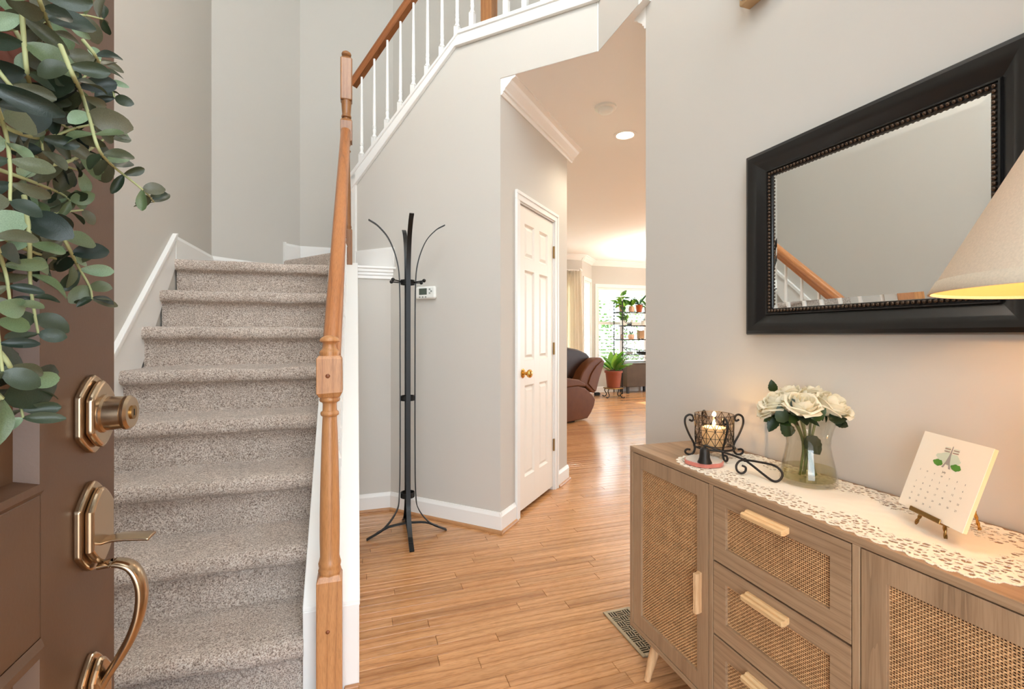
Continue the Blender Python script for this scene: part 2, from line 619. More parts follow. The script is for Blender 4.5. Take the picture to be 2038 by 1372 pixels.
def rect(x0, x1, y0, y1):
    return [(x0, y0), (x1, y0), (x1, y1), (x0, y1)]

# floor base and planks
fl = struct('floor', MB().box(-1.1, 8.1, -0.3, 8.7, -0.06, -0.012), SUB, 'honey oak strip floor running through the foyer and hall')
PW = 0.057
LENS_ = [0.38, 0.52, 0.66, 0.82, 1.0, 1.2]

def plank_mb(x0, x1, y0, y1):
    c, g = 0.0011, 0.0006
    m = MB()
    vs = [(x0 + g, y0 + g, -0.012), (x1 - g, y0 + g, -0.012), (x1 - g, y1 - g, -0.012), (x0 + g, y1 - g, -0.012),
          (x0 + g, y0 + g, -c), (x1 - g, y0 + g, -c), (x1 - g, y1 - g, -c), (x0 + g, y1 - g, -c),
          (x0 + g + c, y0 + g + c, 0), (x1 - g - c, y0 + g + c, 0), (x1 - g - c, y1 - g - c, 0), (x0 + g + c, y1 - g - c, 0)]
    fs = [(0, 1, 5, 4), (1, 2, 6, 5), (2, 3, 7, 6), (3, 0, 4, 7), (4, 5, 9, 8), (5, 6, 10, 9), (6, 7, 11, 10), (7, 4, 8, 11), (8, 9, 10, 11)]
    return m.add(vs, fs)

plank_me = []
for L_ in LENS_:
    me = plank_mb(0, L_, 0, PW).mesh('plank', fix=False)
    me.materials.append(FLOOR)
    plank_me.append(me)
rest = MB()
ny = int(8.9 / PW)
rng = random.Random(3)
for j in range(ny):
    y0 = -0.25 + j * PW
    if y0 > 8.55:
        break
    near = 1.02 < y0 < 3.32
    x = -0.05 - rng.random() * 0.9
    while x < 8.0:
        k = rng.randrange(len(LENS_))
        L_ = LENS_[k]
        x1 = x + L_
        if x1 > -0.02 or y0 < 1.6 or y0 > 3.0:
            if near and x < 2.3 and x1 > 0.0:
                link('plank', plank_me[k], FLOOR, fl, Matrix.Translation((x, y0, 0)))
            else:
                m = plank_mb(x, x1, y0, y0 + PW)
                rest.add(m.v, m.f)
        x = x1
far = part('far_planks', rest, FLOOR, fl, fix=False, kind='stuff')

# walls of the stair hall
W = 0.1
struct('wall_left', MB().box(XL - W, XL, -0.3, 3.93, 0, ZTOP), WALL, 'tall greige wall beside the carpeted stairs')
struct('wall_back_angle', MB().pz([(-0.995, 3.93), (-0.461, 4.464), (-0.461 - W * R2, 4.464 + W * R2), (-0.995 - W, 3.93 + W * 0.41)], 0, ZTOP), WALL, 'narrow angled greige wall at the back of the stair landing')
struct('wall_back', MB().pz(rect(-0.54, 0.40, 4.464, 4.464 + W), 0, ZTOP), WALL, 'greige wall straight behind the stair landing')
struct('wall_back_diagonal', MB().pz([(0.326, 4.464), (1.45, 3.34), (1.45 + W * R2, 3.34 + W * R2), (0.326 + W * R2, 4.464 + W * R2)], 0, Z2)
       .pz([(0.326, 4.464), (3.2, 1.59), (3.2 + W * R2, 1.59 + W * R2), (0.326 + W * R2, 4.464 + W * R2)], Z2, ZTOP), WALL, 'greige wall behind the upper flight of stairs')
struct('wall_right', MB().box(XR, XR + 0.12, -0.3, 1.84, 0, ZTOP), WALL, 'greige foyer wall behind the console and mirror')
struct('wall_hall', MB().box(XR + 0.12, 8.1, 1.72, 1.84, 0, ZTOP), WALL, 'greige hall wall beyond the end of the foyer wall')
# front wall with the door opening and the tall window added above it
fw = MB()
fw.box(XL - W, -0.36, -0.3, -0.18, 0, 2.08)
fw.box(0.64, XR + 0.12, -0.3, -0.18, 0, 2.08)
fw.box(XL - W, XR + 0.12, -0.3, -0.18, 2.08, 2.75)
fw.box(XL - W, -0.75, -0.3, -0.18, 2.75, 5.15)
fw.box(1.05, XR + 0.12, -0.3, -0.18, 2.75, 5.15)
fw.box(XL - W, XR + 0.12, -0.3, -0.18, 5.15, ZTOP)
struct('added_porch_roof', MB().box(-3.0, 3.0, -2.9, -0.3, 2.45, 2.6), TRIM, 'unseen white roof added to cut daylight through the entry door')  # unseen roof, added to dim the daylight through the door
struct('wall_front', fw, WALL, 'front wall around the entry door opening')
struct('ceiling_foyer', MB().box(XL - W, 3.4, -0.3, 4.7, ZTOP, ZTOP + 0.1), CEIL, 'high white ceiling over the two storey foyer')
# diagonal stair wall (x, z outline in its own frame)
ztop = lambda s: 2.252 + SL * (s + 0.348)
SB = 0.545
zb = ztop(SB)
outline = [(-0.311, 0), (0.8198, 0), (0.8198, ZC + 0.0008), (1.40, ZC + 0.0008), (1.40, zb - 0.03), (SB, zb - 0.03), (-0.311, ztop(-0.311) - 0.03)]
struct('wall_diagonal', MB(DG).py(outline, 0, 0.11), WALL, 'greige diagonal wall under the upper stair flight', (0.22, 3.2, 0), -PI / 4)
# closet wall with its door opening
t0, t1, tz = 0.243, 0.858, 2.005
cw = MB(CG)
cw.py([(0.003, 0), (t0, 0), (t0, tz), (t1, tz), (t1, 0), (1.13, 0), (1.13, ZC), (0.003, ZC)], 0, 0.11)
struct('wall_closet', cw, WALL, 'warm lit greige wall around the closet door', (0.80, 2.62, 0), PI / 4)
struct('wall_closet_back', MB(CG).box(0.05, 1.1, 0.75, 0.8, 0, ZC), WALL, 'wall inside the closet')
# under landing wall with triangular ledge
struct('wall_landing', MB().pz([(-0.17, 3.2), (0.22, 3.2), (0.0, 3.42), (-0.17, 3.42)], 0, 1.585), WALL, 'short greige wall below the stair landing')
# hall ceiling / upper floor slab
cp = [(0.803, 2.620), (1.217, 2.206), (1.217, 1.80), (8.1, 1.80), (8.1, 8.7), (1.4, 8.7), (1.4, 3.42), (0.9, 2.92)]
struct('ceiling_hall', MB().pz(cp, ZC, Z2 - 0.02), CEIL, 'warm white ceiling over the hall and living room')
struct('wall_balcony', MB().box(1.215, 1.255, 1.84, 2.215, ZC + 0.0008, zb - 0.03), WALL, 'greige edge of the upper floor beside the foyer wall')
# living room walls
yb, yw = 7.93, 8.45
lw = MB()
lw.box(1.30, 1.40, 3.5, 8.1, 0, ZC)
struct('wall_living_side', lw, WALL, 'living room side wall behind the closet')
lb = MB()
lb.box(1.4, 2.0, yb, yb + W, 0, ZC)
lb.box(3.76, 4.02, yb, yb + W, 0, ZC)
lb.box(2.0, 3.76, yb, yb + W, 0, 0.55)
lb.box(2.0, 3.76, yb, yb + W, 2.15, ZC)
struct('wall_living_back', lb, WALL, 'living room back wall beside the ivory curtain')
ax, ay, bx_, by_ = 4.02, yb, 4.50, yw
BA = math.atan2(by_ - ay, bx_ - ax)
BL = math.hypot(bx_ - ax, by_ - ay)
BG = frame(ax, ay, 0, BA)
ab = MB(BG)
ab.box(0, 0.12, 0, W, 0, ZC)
ab.box(BL - 0.12, BL + 0.05, 0, W, 0, ZC)
ab.box(0.12, BL - 0.12, 0, W, 0, 0.55)
ab.box(0.12, BL - 0.12, 0, W, 2.20, ZC)
struct('wall_bay_angle', ab, WALL, 'angled bay wall with a narrow bright window')
bb = MB()
bb.box(4.5, 4.62, yw, yw + W, 0, ZC)
bb.box(6.35, 8.1, yw, yw + W, 0, ZC)
bb.box(4.62, 6.35, yw, yw + W, 0, 0.55)
bb.box(4.62, 6.35, yw, yw + W, 2.12, ZC)
struct('wall_bay', bb, WALL, 'bay wall with the shuttered windows')
sb = MB()
sb.box(8.0, 8.1, 1.72, 3.8, 0, ZC)
sb.box(8.0, 8.1, 6.8, 8.6, 0, ZC)
sb.box(8.0, 8.1, 3.8, 6.8, 0, 0.45)
sb.box(8.0, 8.1, 3.8, 6.8, 2.25, ZC)
struct('wall_living_far', sb, WALL, 'far side wall of the living room')
# outdoors
struct('ground_front', MB().box(-12, 12, -14, -0.3, -0.2, -0.05), PAVER, 'unseen paver ground before the door, darkened to cut bounced light')  # unseen ground, its tone darkened to cut light bounced in at the door
struct('ground_bounce_patio', MB().box(-6, 26, 8.75, 13, -0.5, -0.35), PORCH, 'pale concrete added outside the living room windows to bounce light')  # unseen pale surface, added to bounce light onto the living room ceiling
struct('ground_garden', MB().box(-6, 26, 13, 40, -0.5, -0.4), LAWN, 'lawn beyond the patio')
struct('ground_side', MB().box(8.3, 26, -4, 8.75, -0.5, -0.35), PORCH, 'pale concrete paving beside the living room')

# ------------------------------------------------------------------ windows
def window(n, M, w, z0, z1, label, mullions=(), louvers=False, rail=None):
    """frame in the wall plane: x along, y outward"""
    e = thing('window_%d' % n, label, None, M.to_translation(), M.to_euler().z, None, 'structure')
    c = MB(M)
    for a, b in ((-0.05, 0.0), (w, w + 0.05)):
        c.box(a, b, -0.02, 0.0, z0 + 0.0005, z1 - 0.0005)
    c.box(-0.05, w + 0.05, -0.02, 0.0, z1, z1 + 0.07)
    c.box(-0.07, w + 0.07, -0.05, 0.0, z0 - 0.05, z0)
    part('casing', c, TRIM, e, bevel=0.003)
    f = MB(M)
    t = 0.045
    xs = [0.0] + list(mullions) + [w]
    for a, b in zip(xs[:-1], xs[1:]):
        f.box(a, a + t, 0.0, 0.05, z0, z1)
        f.box(b - t, b, 0.0, 0.05, z0, z1)
        f.box(a + t, b - t, 0.0, 0.05, z0, z0 + t)
        f.box(a + t, b - t, 0.0, 0.05, z1 - t, z1)
        for r in (rail or ()):
            f.box(a + t, b - t, 0.0, 0.05, r - 0.03, r + 0.03)
    part('window_frame', f, TRIM, e)
    for a, b in zip(xs[:-1], xs[1:]):
        part('pane', MB(M).box(a + t, b - t, 0.055, 0.059, z0 + t, z1 - t), PANE, e)
        if louvers:
            lm = None
            z = z0 + t + 0.03
            bot = z
            L_ = b - a - 2 * t - 0.008
            lm = MB()
            cs, sn = math.cos(0.55), math.sin(0.55)
            h, k = 0.030, 0.004
            pr = [(-h * cs, -h * sn - k), (h * cs, h * sn - k), (h * cs, h * sn + k), (-h * cs, -h * sn + k)]
            lm.px([(p, q) for p, q in pr], 0, L_)
            me = lm.mesh('louver_slat')
            me.materials.append(TRIM)
            while z < z1 - t - 0.02:
                if not any(abs(z - r) < 0.05 for r in (rail or ())):
                    q = M @ Vector((a + t + 0.004, 0.025, z))
                    link('louver_slat', me, TRIM, e, WM[e].inverted() @ (Matrix.Translation(q) @ Matrix.Rotation(M.to_euler().z, 4, 'Z')))
                z += 0.066
            part('tilt_rod', MB(M).box((a + b) / 2 - 0.006, (a + b) / 2 + 0.006, -0.012, -0.002, bot, z1 - t - 0.06), TRIM, e)
    return e

window(1, BG @ Matrix.Translation((0.12, 0, 0)), BL - 0.24, 0.55, 2.20, 'narrow blown out sash window in the angled bay wall', rail=(1.37,))
window(2, Matrix.Translation((4.62, yw, 0)), 1.73, 0.55, 2.12, 'white shuttered bay window behind the plant rack', mullions=(0.57, 1.15), louvers=True, rail=(1.40,))
window(3, Matrix.Translation((2.0, yb, 0)), 1.76, 0.55, 2.15, 'living room window behind the ivory curtain', mullions=(0.88,))
window(4, frame(8.0, 6.8, 0, -H90), 3.0, 0.45, 2.25, 'wide unseen window added to light the living room', mullions=(1.0, 2.0))  # unseen window, added to let more daylight into the living room
window(5, frame(1.05, -0.18, 0, PI), 1.8, 2.75, 5.15, 'tall unseen window added above the entry door for daylight', mullions=(0.6, 1.2))  # unseen window, added and widened to light the upper foyer

# ------------------------------------------------------------------ mouldings
def basepiece(mb, x0, x1, M, h=0.118, d=0.014):
    """baseboard along x in frame M, front towards -y"""
    pr = [(0, 0.0), (-d, 0.0), (-d, h - 0.022), (-d * 0.55, h - 0.008), (-d * 0.35, h), (0, h)]
    m = MB(M)
    m.prism(pr, lambda y, z: (x0, y, z), lambda y, z: (x1, y, z))
    mb.add(m.v, m.f)

def shoe(mb, x0, x1, M, o=0.014):
    pr = [(-o, 0), (-o - 0.013, 0), (-o - 0.013, 0.008), (-o - 0.009, 0.015), (-o, 0.019)]
    m = MB(M)
    m.prism(pr, lambda y, z: (x0, y, z), lambda y, z: (x1, y, z))
    mb.add(m.v, m.f)

I4 = Matrix.Identity(4)
b1 = MB(); basepiece(b1, 0.012, 0.225, Matrix.Translation((0, 3.2, 0)))
s1 = MB(); shoe(s1, 0.012, 0.235, Matrix.Translation((0, 3.2, 0)))
o = struct('baseboard_landing', b1, TRIM, 'white baseboard below the landing, behind the coat rack'); part('shoe_moulding', s1, SHOE, o)
b1 = MB(); basepiece(b1, 0.0, 0.832, DG)
s1 = MB(); shoe(s1, 0.01, 0.846, DG)
o = struct('baseboard_diagonal', b1, TRIM, 'white baseboard along the diagonal stair wall', (0.22, 3.2, 0), -PI / 4); part('shoe_moulding', s1, SHOE, o)
b1 = MB(); basepiece(b1, -0.012, 0.187, CG); basepiece(b1, 0.915, 1.142, CG)
s1 = MB(); shoe(s1, -0.027, 0.187, CG); shoe(s1, 0.915, 1.157, CG)
o = struct('baseboard_closet', b1, TRIM, 'white baseboard either side of the closet door', (0.80, 2.62, 0), PI / 4); part('shoe_moulding', s1, SHOE, o)
RG = frame(XR, 1.84, 0, -H90)
b1 = MB(); basepiece(b1, 0, 2.0, RG)
s1 = MB(); shoe(s1, 0, 2.0, RG)
o = struct('baseboard_right', b1, TRIM, 'white baseboard on the foyer wall behind the console'); part('shoe_moulding', s1, SHOE, o)
b1 = MB(); basepiece(b1, 1.4, 4.02, Matrix.Translation((0, yb, 0))); basepiece(b1, 0, BL, BG); basepiece(b1, 4.5, 8.0, Matrix.Translation((0, yw, 0)))
struct('baseboard_living', b1, TRIM, 'white baseboard round the living room bay')

def crown(mb, M, x0, x1, s=0.096):
    """crown at ceiling height along x; projects to -y"""
    pr = [(0, 0), (-1.0, 0), (-1.0, -0.10), (-0.86, -0.16), (-0.74, -0.22), (-0.62, -0.36), (-0.44, -0.52), (-0.30, -0.64), (-0.26, -0.76), (-0.16, -0.80), (-0.16, -0.90), (-0.08, -1.0), (0, -1.0)]
    m = MB(M)
    m.prism([(y * s, ZC + z * s) for y, z in pr], lambda y, z: (x0, y, z), lambda y, z: (x1 + (-y if mb == 'm' else 0), y, z))
    return m

def crown_run(name, label, runs):
    mb = MB()
    for M, a, b in runs:
        m = crown(None, M, a, b)
        mb.add(m.v, m.f)
    struct(name, mb, TRIM, label)

crown_run('trim_1', 'white crown moulding above the closet door', [(CG, 0.004, 1.13 + 0.096)])
crown_run('trim_2', 'white crown moulding end past the foyer wall corner', [(frame(8.0, 1.84, 0, PI), 0, 8.0 - XR)])
crown_run('trim_3', 'white crown moulding round the living room bay', [(Matrix.Translation((0, yb, 0)), 1.4, 4.06), (BG, -0.03, BL), (Matrix.Translation((0, yw, 0)), 4.46, 8.0)])

# ledge moulding on the landing wall
lg = MB()
lg.box(0.008, 0.251, 3.168, 3.42, 1.585, 1.600)
o = struct('trim_4', lg, TRIM, 'white moulded ledge cap below the stair landing', bevel=0.003)
pr = [(3.2, 1.585), (3.176, 1.585), (3.176, 1.566), (3.183, 1.560), (3.183, 1.545), (3.189, 1.540), (3.189, 1.522), (3.2, 1.518)]
part('cove', MB().px(pr, 0.014, 0.235), TRIM, o)
# baseboard above the ledge and corner board at the end of the diagonal wall
struct('trim_5', MB(DG).box(-0.311, 0.03, -0.014, 0, 1.60, 1.722).box(-0.311, 0.03, -0.010, 0, 1.722, 1.732), TRIM, 'white skirting above the moulded ledge', (0.22, 3.2, 0), -PI / 4)
struct('trim_6', MB(DG).box(-0.335, -0.300, -0.018, 0.125, 1.60, ztop(-0.318) - 0.02), TRIM, 'white vertical board at the end of the diagonal wall', (0.22, 3.2, 0), -PI / 4)
# sloped and level cap band of the upper flight
def band(lo, hi, y0, y1):
    """strip between two offsets below the cap line"""
    k = math.sqrt(1 + SL * SL)
    a = -0.345
    up = [(a, ztop(a) - hi * k), (SB - hi * 0.36, zb - hi), (1.42, zb - hi)]
    dn = [(1.42, zb - lo), (SB - lo * 0.36 + (lo - 0.0) * 0.0, zb - lo), (a, ztop(a) - lo * k)]
    return MB(DG).py(up + dn, y0, y1)
o = struct('trim_7', band(0.075, 0.0, -0.018, 0.128), TRIM, 'white stringer band rising under the upper balusters', (0.22, 3.2, 0), -PI / 4)
part('cap_bead', band(0.016, -0.006, -0.028, 0.138), TRIM, o, bevel=0.003)
part('lower_bead', band(0.083, 0.070, -0.024, 0.0), TRIM, o, bevel=0.003)
# skirts on the stair walls
YT, ZT = 3.2, 8 * RISE
k = RISE / GO
zs = lambda y: 1.728 + k * (y - 3.162)
o = struct('trim_8', MB().px([(3.18, 1.55), (3.18, zs(3.162)), (3.162, zs(3.162)), (1.5, zs(1.5)), (1.5, 0), (1.9, 0)], XL, XL + 0.012), TRIM, 'white sloping skirt board on the wall beside the stairs')
part('cap_strip', MB().px([(3.185, zs(3.175)), (3.162, zs(3.162) + 0.006), (1.5, zs(1.5) + 0.006), (1.5, zs(1.5) - 0.028), (3.17, zs(3.17) - 0.028)], XL, XL + 0.024), TRIM, o, bevel=0.003)
bs = MB()
AG = frame(-0.995, 3.93, 0, PI / 4)
basepiece(bs, 3.18, 3.93, frame(XL, 0, ZT - 0.01, H90), 0.148)
basepiece(bs, 0.0, 0.602, AG @ Matrix.Translation((0, 0, ZT - 0.01)), 0.148)
struct('trim_9', bs, TRIM, 'white baseboard round the stair landing')
bs = MB()
basepiece(bs, 0.602, 0.757, AG @ Matrix.Translation((0, 0, ZT)), 0.337)
basepiece(bs, -0.461, 0.326, Matrix.Translation((0, 4.464, ZT)), 0.337)
m = MB(AG).box(0.590, 0.606, -0.020, 0, ZT, ZT + 0.343)
bs.add(m.v, m.f)
struct('trim_10', bs, TRIM, 'white raised skirting behind the first winder step')

# ------------------------------------------------------------------ stairs
stair = thing('staircase', 'carpeted staircase climbing from the foyer to the upper floor', 'staircase', (-0.55, 1.62, 0))
XA = -0.159     # inner edge of the curb wall
def wob(x, y, z, a=0.004):
    return a * noise.noise(Vector((x * 5.1, y * 7.3, z * 9.7)))

def step_mb(yk, zk, back, x0, x1, n=44):
    prof = [(yk, zk - RISE - 0.004), (yk, zk - RISE * 0.6), (yk, zk - 0.074), (yk - 0.010, zk - 0.064), (yk - 0.025, zk - 0.063), (yk - 0.037, zk - 0.054), (yk - 0.041, zk - 0.036),
            (yk - 0.036, zk - 0.014), (yk - 0.028, zk - 0.004), (yk - 0.014, zk), (yk + 0.05, zk), (yk + 0.12, zk), (back - 0.02, zk + 0.001), (back + 0.004, zk + 0.004)]
    m = MB()
    vs, fs = [], []
    k_ = len(prof)
    for i in range(n + 1):
        x = x0 + (x1 - x0) * i / n
        for y, z in prof:
            vs.append((x, y + wob(x, y, z, 0.006), z + wob(x + 3, y, z, 0.007) + wob(x * 6, y * 6, z * 6, 0.003)))
    for i in range(n):
        for j in range(k_ - 1):
            a = i * k_ + j
            fs.append((a, a + k_, a + k_ + 1, a + 1))
    fs.append(tuple(range(k_)))
    fs.append(tuple(range(n * k_, (n + 1) * k_))[::-1])
    return m.add(vs, fs)

for i in range(1, 9):                      # 1 = lowest step, 8 = landing edge
    yk = YT - (8 - i) * GO
    back = yk + GO if i < 8 else 3.42
    part('carpet_step', step_mb(yk, i * RISE, back, XL + 0.010, XA + 0.002), CARPET, stair, smooth=60)
part('landing', MB().pz([(XL + 0.01, 3.40), (-0.03, 3.40), (-0.06, 3.62), (-0.02, 4.45), (-0.47, 4.45), (XL + 0.01, 3.925)], ZT - 0.12, ZT), CARPET, stair, bevel=0.01)
part('landing_step_corner', MB().pz([(XA - 0.01, 3.21), (-0.02, 3.21), (-0.02, 3.42), (XA - 0.01, 3.42)], ZT - 0.12, ZT), CARPET, stair)
z = ZT + RISE
part('winder_step', MB().pz([(0.012, 3.53), (-0.578, 4.338), (-0.461, 4.45), (0.06, 4.45), (0.05, 3.53)], ZT - 0.05, z - 0.012), CARPET, stair, bevel=0.022, seg=4)
part('winder_step', MB().pz([(0.05, 3.53), (0.02, 4.45), (0.33, 4.45), (0.60, 4.18), (0.11, 3.50)], ZT, z + RISE), CARPET, stair, bevel=0.02, seg=4)
for j in range(4):
    part('upper_step', MB(DG).box(-0.24 + j * GO, -0.24 + (j + 1) * GO + 0.03, 0.115, 0.965, z + j * RISE, z + (j + 2) * RISE - 0.0), CARPET, stair, bevel=0.02, seg=3)
# curb wall (closed stringer) on the open side
zc = lambda y: 0.285 + 0.845 * (y - 1.62)
part('curb_wall', MB().px([(1.635, 0), (1.635, zc(1.635) - 0.02), (3.2, zc(3.2) - 0.025), (3.2, 0)], XA + 0.008, 0.004), WALL, stair)
part('curb_cap', MB().px([(1.62, zc(1.62) - 0.022), (1.62, zc(1.62)), (3.2, zc(3.2)), (3.2, zc(3.2) - 0.026)], XA - 0.001, 0.013), TRIM, stair, bevel=0.003)
part('curb_front_board', MB().box(XA, 0.010, 1.615, 1.636, 0, zc(1.62) - 0.01), TRIM, stair, bevel=0.003)
part('outer_skirt', MB().px([(1.62, 0.0), (1.62, zc(1.62) - 0.02), (3.2, zc(3.2) - 0.02), (3.2, zc(3.2) - 0.30), (1.85, 0.0)], 0.003, 0.011), TRIM, stair)
part('shoe_block', MB().box(-0.035, 0.012, 1.600, 1.616, 0, 0.016), SHOE, stair, bevel=0.004)

# ------------------------------------------------------------------ railings
def sqblock(mb, cx, cy, h, z0, z1, ch=0.0):
    """square post section with arched chamfer ends"""
    mb.box(cx - h, cx + h, cy - h, cy + h, z0, z1)

def frustum(mb, cx, cy, h0, z0, h1, z1):
    vs = [(cx + sx * h, cy + sy * h, z) for h, z in ((h0, z0), (h1, z1)) for sx, sy in ((-1, -1), (1, -1), (1, 1), (-1, 1))]
    mb.add(vs, [(0, 3, 2, 1), (4, 5, 6, 7), (0, 1, 5, 4), (1, 2, 6, 5), (2, 3, 7, 6), (3, 0, 4, 7)])

rail1 = thing('stair_railing', 'golden oak stair railing with white balusters on the lower flight', 'railing', (-0.077, 1.575, 0))
NX, NY, h = -0.077, 1.573, 0.037
nb = MB()
sqblock(nb, NX, NY, h, 0, 0.395)
frustum(nb, NX, NY, h, 0.395, 0.030, 0.412)
n1 = part('newel_post', nb, OAK, rail1, bevel=0.002)
nb = MB()
sqblock(nb, NX, NY, h, 0.972, 1.078)
frustum(nb, NX, NY, 0.030, 0.960, h, 0.972)
frustum(nb, NX, NY, h, 1.078, 0.031, 1.088)
part('square_block', nb, OAK, n1, bevel=0.002)
# turned shaft and finial
sh = [(0.030, 0.405), (0.033, 0.412), (0.034, 0.420), (0.031, 0.428), (0.0325, 0.434), (0.0335, 0.442), (0.031, 0.450), (0.0285, 0.462), (0.0295, 0.52), (0.0292, 0.60), (0.027, 0.72), (0.0235, 0.84), (0.0212, 0.895),
      (0.0212, 0.898), (0.0265, 0.902), (0.0275, 0.907), (0.0265, 0.912), (0.0212, 0.916), (0.0205, 0.935), (0.0215, 0.941), (0.029, 0.945), (0.031, 0.951), (0.029, 0.957), (0.026, 0.962)]
part('turned_shaft', MB().lathe(sh, NX, NY), OAK, n1, smooth=50)
fn = [(0.030, 1.086), (0.0295, 1.092), (0.031, 1.097), (0.029, 1.102), (0.0225, 1.107), (0.019, 1.115), (0.018, 1.121), (0.020, 1.127), (0.0275, 1.130), (0.0300, 1.133), (0.0285, 1.139), (0.022, 1.145), (0.012, 1.149), (0.0, 1.1505)]
part('finial', MB().lathe(fn, NX, NY, cap=False), OAK, n1, smooth=50)
for zz, rr in ((1.026, 0.0068), (0.245, 0.0062)):
    part('wood_plug', MB().sphere((NX - 0.004, NY - h, zz), rr, 12, 8, (1, 0.6, 1)), PLUG, n1, smooth=180)
# second newel at the landing
MX, MY = -0.057, 3.215
nb = MB()
hh = 0.036
zl = 1.55
sqblock(nb, MX, MY, hh, zl, 1.83)
n2 = part('newel_post', nb, OAK_SHADED, rail1, bevel=0.003)
nb = MB()
sqblock(nb, MX, MY, hh, 2.395, 2.525)
frustum(nb, MX, MY, hh, 2.525, 0.028, 2.54)
part('square_block', nb, OAK_SHADED, n2, bevel=0.003)
nb = MB()
sqblock(nb, MX, MY, hh, 2.66, 2.925)
frustum(nb, MX, MY, hh, 2.925, 0.026, 2.94)
part('square_block', nb, OAK_SHADED, n2, bevel=0.006)
sh = [(0.033, 1.83), (0.030, 1.845), (0.033, 1.85), (0.029, 1.862), (0.028, 1.92), (0.026, 2.1), (0.021, 2.3), (0.021, 2.33), (0.028, 2.34), (0.021, 2.35), (0.021, 2.37), (0.029, 2.385), (0.027, 2.395)]
part('turned_shaft', MB().lathe(sh, MX, MY), OAK_SHADED, n2, smooth=50)
sh = [(0.026, 2.53), (0.022, 2.54), (0.021, 2.552), (0.030, 2.556), (0.031, 2.562), (0.029, 2.568), (0.026, 2.574), (0.028, 2.60), (0.031, 2.65), (0.033, 2.665)]
part('turned_shaft', MB().lathe(sh, MX, MY), OAK_SHADED, n2, smooth=50)
part('finial', MB().lathe([(0.024, 2.935), (0.017, 2.941), (0.016, 2.949), (0.028, 2.955), (0.0305, 2.964), (0.027, 2.973), (0.016, 2.981), (0.0, 2.985)], MX, MY, cap=False), OAK_SHADED, n2, smooth=50)
# handrail: profile across (x) and up
hw = 0.0285
SEC = [(-0.020, -0.030), (0.020, -0.030), (0.022, -0.014), (0.0285, -0.004), (0.0285, 0.012), (0.022, 0.024), (0.010, 0.030), (-0.010, 0.030), (-0.022, 0.024), (-0.0285, 0.012), (-0.0285, -0.004), (-0.022, -0.014)]
RX = -0.070
zr = lambda y: 2.465 + 0.872 * (y - 3.2)
def rail_piece(a, b, parent, mat):
    a, b = Vector(a), Vector(b)
    d = b - a
    yv = d.normalized()
    xv = yv.cross(Vector((0, 0, 1))).normalized()
    zv = xv.cross(yv)
    M = Matrix(((xv.x, yv.x, zv.x, a.x), (xv.y, yv.y, zv.y, a.y), (xv.z, yv.z, zv.z, a.z), (0, 0, 0, 1)))
    link('handrail', MB().sweep([(0, 0, 0), (0, d.length, 0)], SEC).mesh('handrail', smooth=40), mat, parent, WM[parent].inverted() @ M)
rail_piece((NX + 0.003, NY + h, zr(NY + h)), (MX - 0.004, MY - hh, zr(MY - hh)), rail1, OAKY)
def baluster_mesh(name, zlow, zhigh, slope_axis, slope, frameM=None):
    """square foot, turned vase, tapering round top"""
    m = MB(frameM)
    hb = 0.016
    vs = []
    for sx, sy in ((-1, -1), (1, -1), (1, 1), (-1, 1)):
        d = (sx if slope_axis == 0 else sy) * hb * slope
        vs.append((sx * hb, sy * hb, d - 0.004))
    for sx, sy in ((-1, -1), (1, -1), (1, 1), (-1, 1)):
        vs.append((sx * hb, sy * hb, zlow))
    m.add(vs, [(0, 3, 2, 1), (4, 5, 6, 7), (0, 1, 5, 4), (1, 2, 6, 5), (2, 3, 7, 6), (3, 0, 4, 7)])
    m.lathe([(0.0200, zlow - 0.004), (0.0120, zlow + 0.016), (0.0105, zlow + 0.024), (0.0125, zlow + 0.034), (0.0135, zlow + 0.046), (0.0105, zlow + 0.056), (0.0130, zlow + 0.060), (0.0130, zlow + 0.065), (0.0108, zlow + 0.068), (0.0130, zlow + 0.072), (0.0130, zlow + 0.077), (0.0112, zlow + 0.082), (0.0118, zlow + 0.14), (0.0105, zlow + (zhigh - zlow) * 0.5), (0.0075, zhigh + 0.02)], 0, 0, 0, 14)
    return m
hb_ = (2.465 - 0.036) - zc(3.2) - 0.025
bm1 = baluster_mesh('b', 0.14, hb_, 1, k).mesh('baluster', smooth=45)
bm1.materials.append(TRIM)
for i in range(14):
    y = 1.70 + i * GO / 2
    if y > 3.15:
        break
    link('baluster', bm1, TRIM, rail1, WM[rail1].inverted() @ Matrix.Translation((RX, y, zc(y))))

rail2 = thing('stair_railing', 'oak railing with white balusters on the upper diagonal flight', 'railing', tuple(DG @ Vector((-0.314, 0.06, 2.28))), -PI / 4)
zrb = lambda s: 2.961 + 0.845 * (s + 0.314)
SR = 0.70
rail_piece(DG @ Vector((-0.40, 0.06, zrb(-0.40) + 0.045)), DG @ Vector((SR, 0.06, zrb(SR) + 0.045)), rail2, OAKY_SHADED)
rail_piece(DG @ Vector((0.74, 0.06, zb + 0.93)), DG @ Vector((1.42, 0.06, zb + 0.93)), rail2, OAKY_SHADED)
bm2 = baluster_mesh('b', 0.140, 0.66, 0, SL).mesh('baluster', smooth=45)
bm2.materials.append(TRIM)
for s in (-0.314, -0.198, -0.082, 0.031, 0.140, 0.254, 0.368, 0.482):
    link('baluster', bm2, TRIM, rail2, WM[rail2].inverted() @ DG @ Matrix.Translation((s, 0.06, ztop(s) + 0.005)))
bm3 = baluster_mesh('b', 0.14, 0.90, 0, 0.0).mesh('baluster', smooth=45)
bm3.materials.append(TRIM)
for s in (0.593, 0.829, 0.951, 1.07, 1.19, 1.31):
    link('baluster', bm3, TRIM, rail2, WM[rail2].inverted() @ DG @ Matrix.Translation((s, 0.06, zb + 0.004)))
n3 = MB(DG)
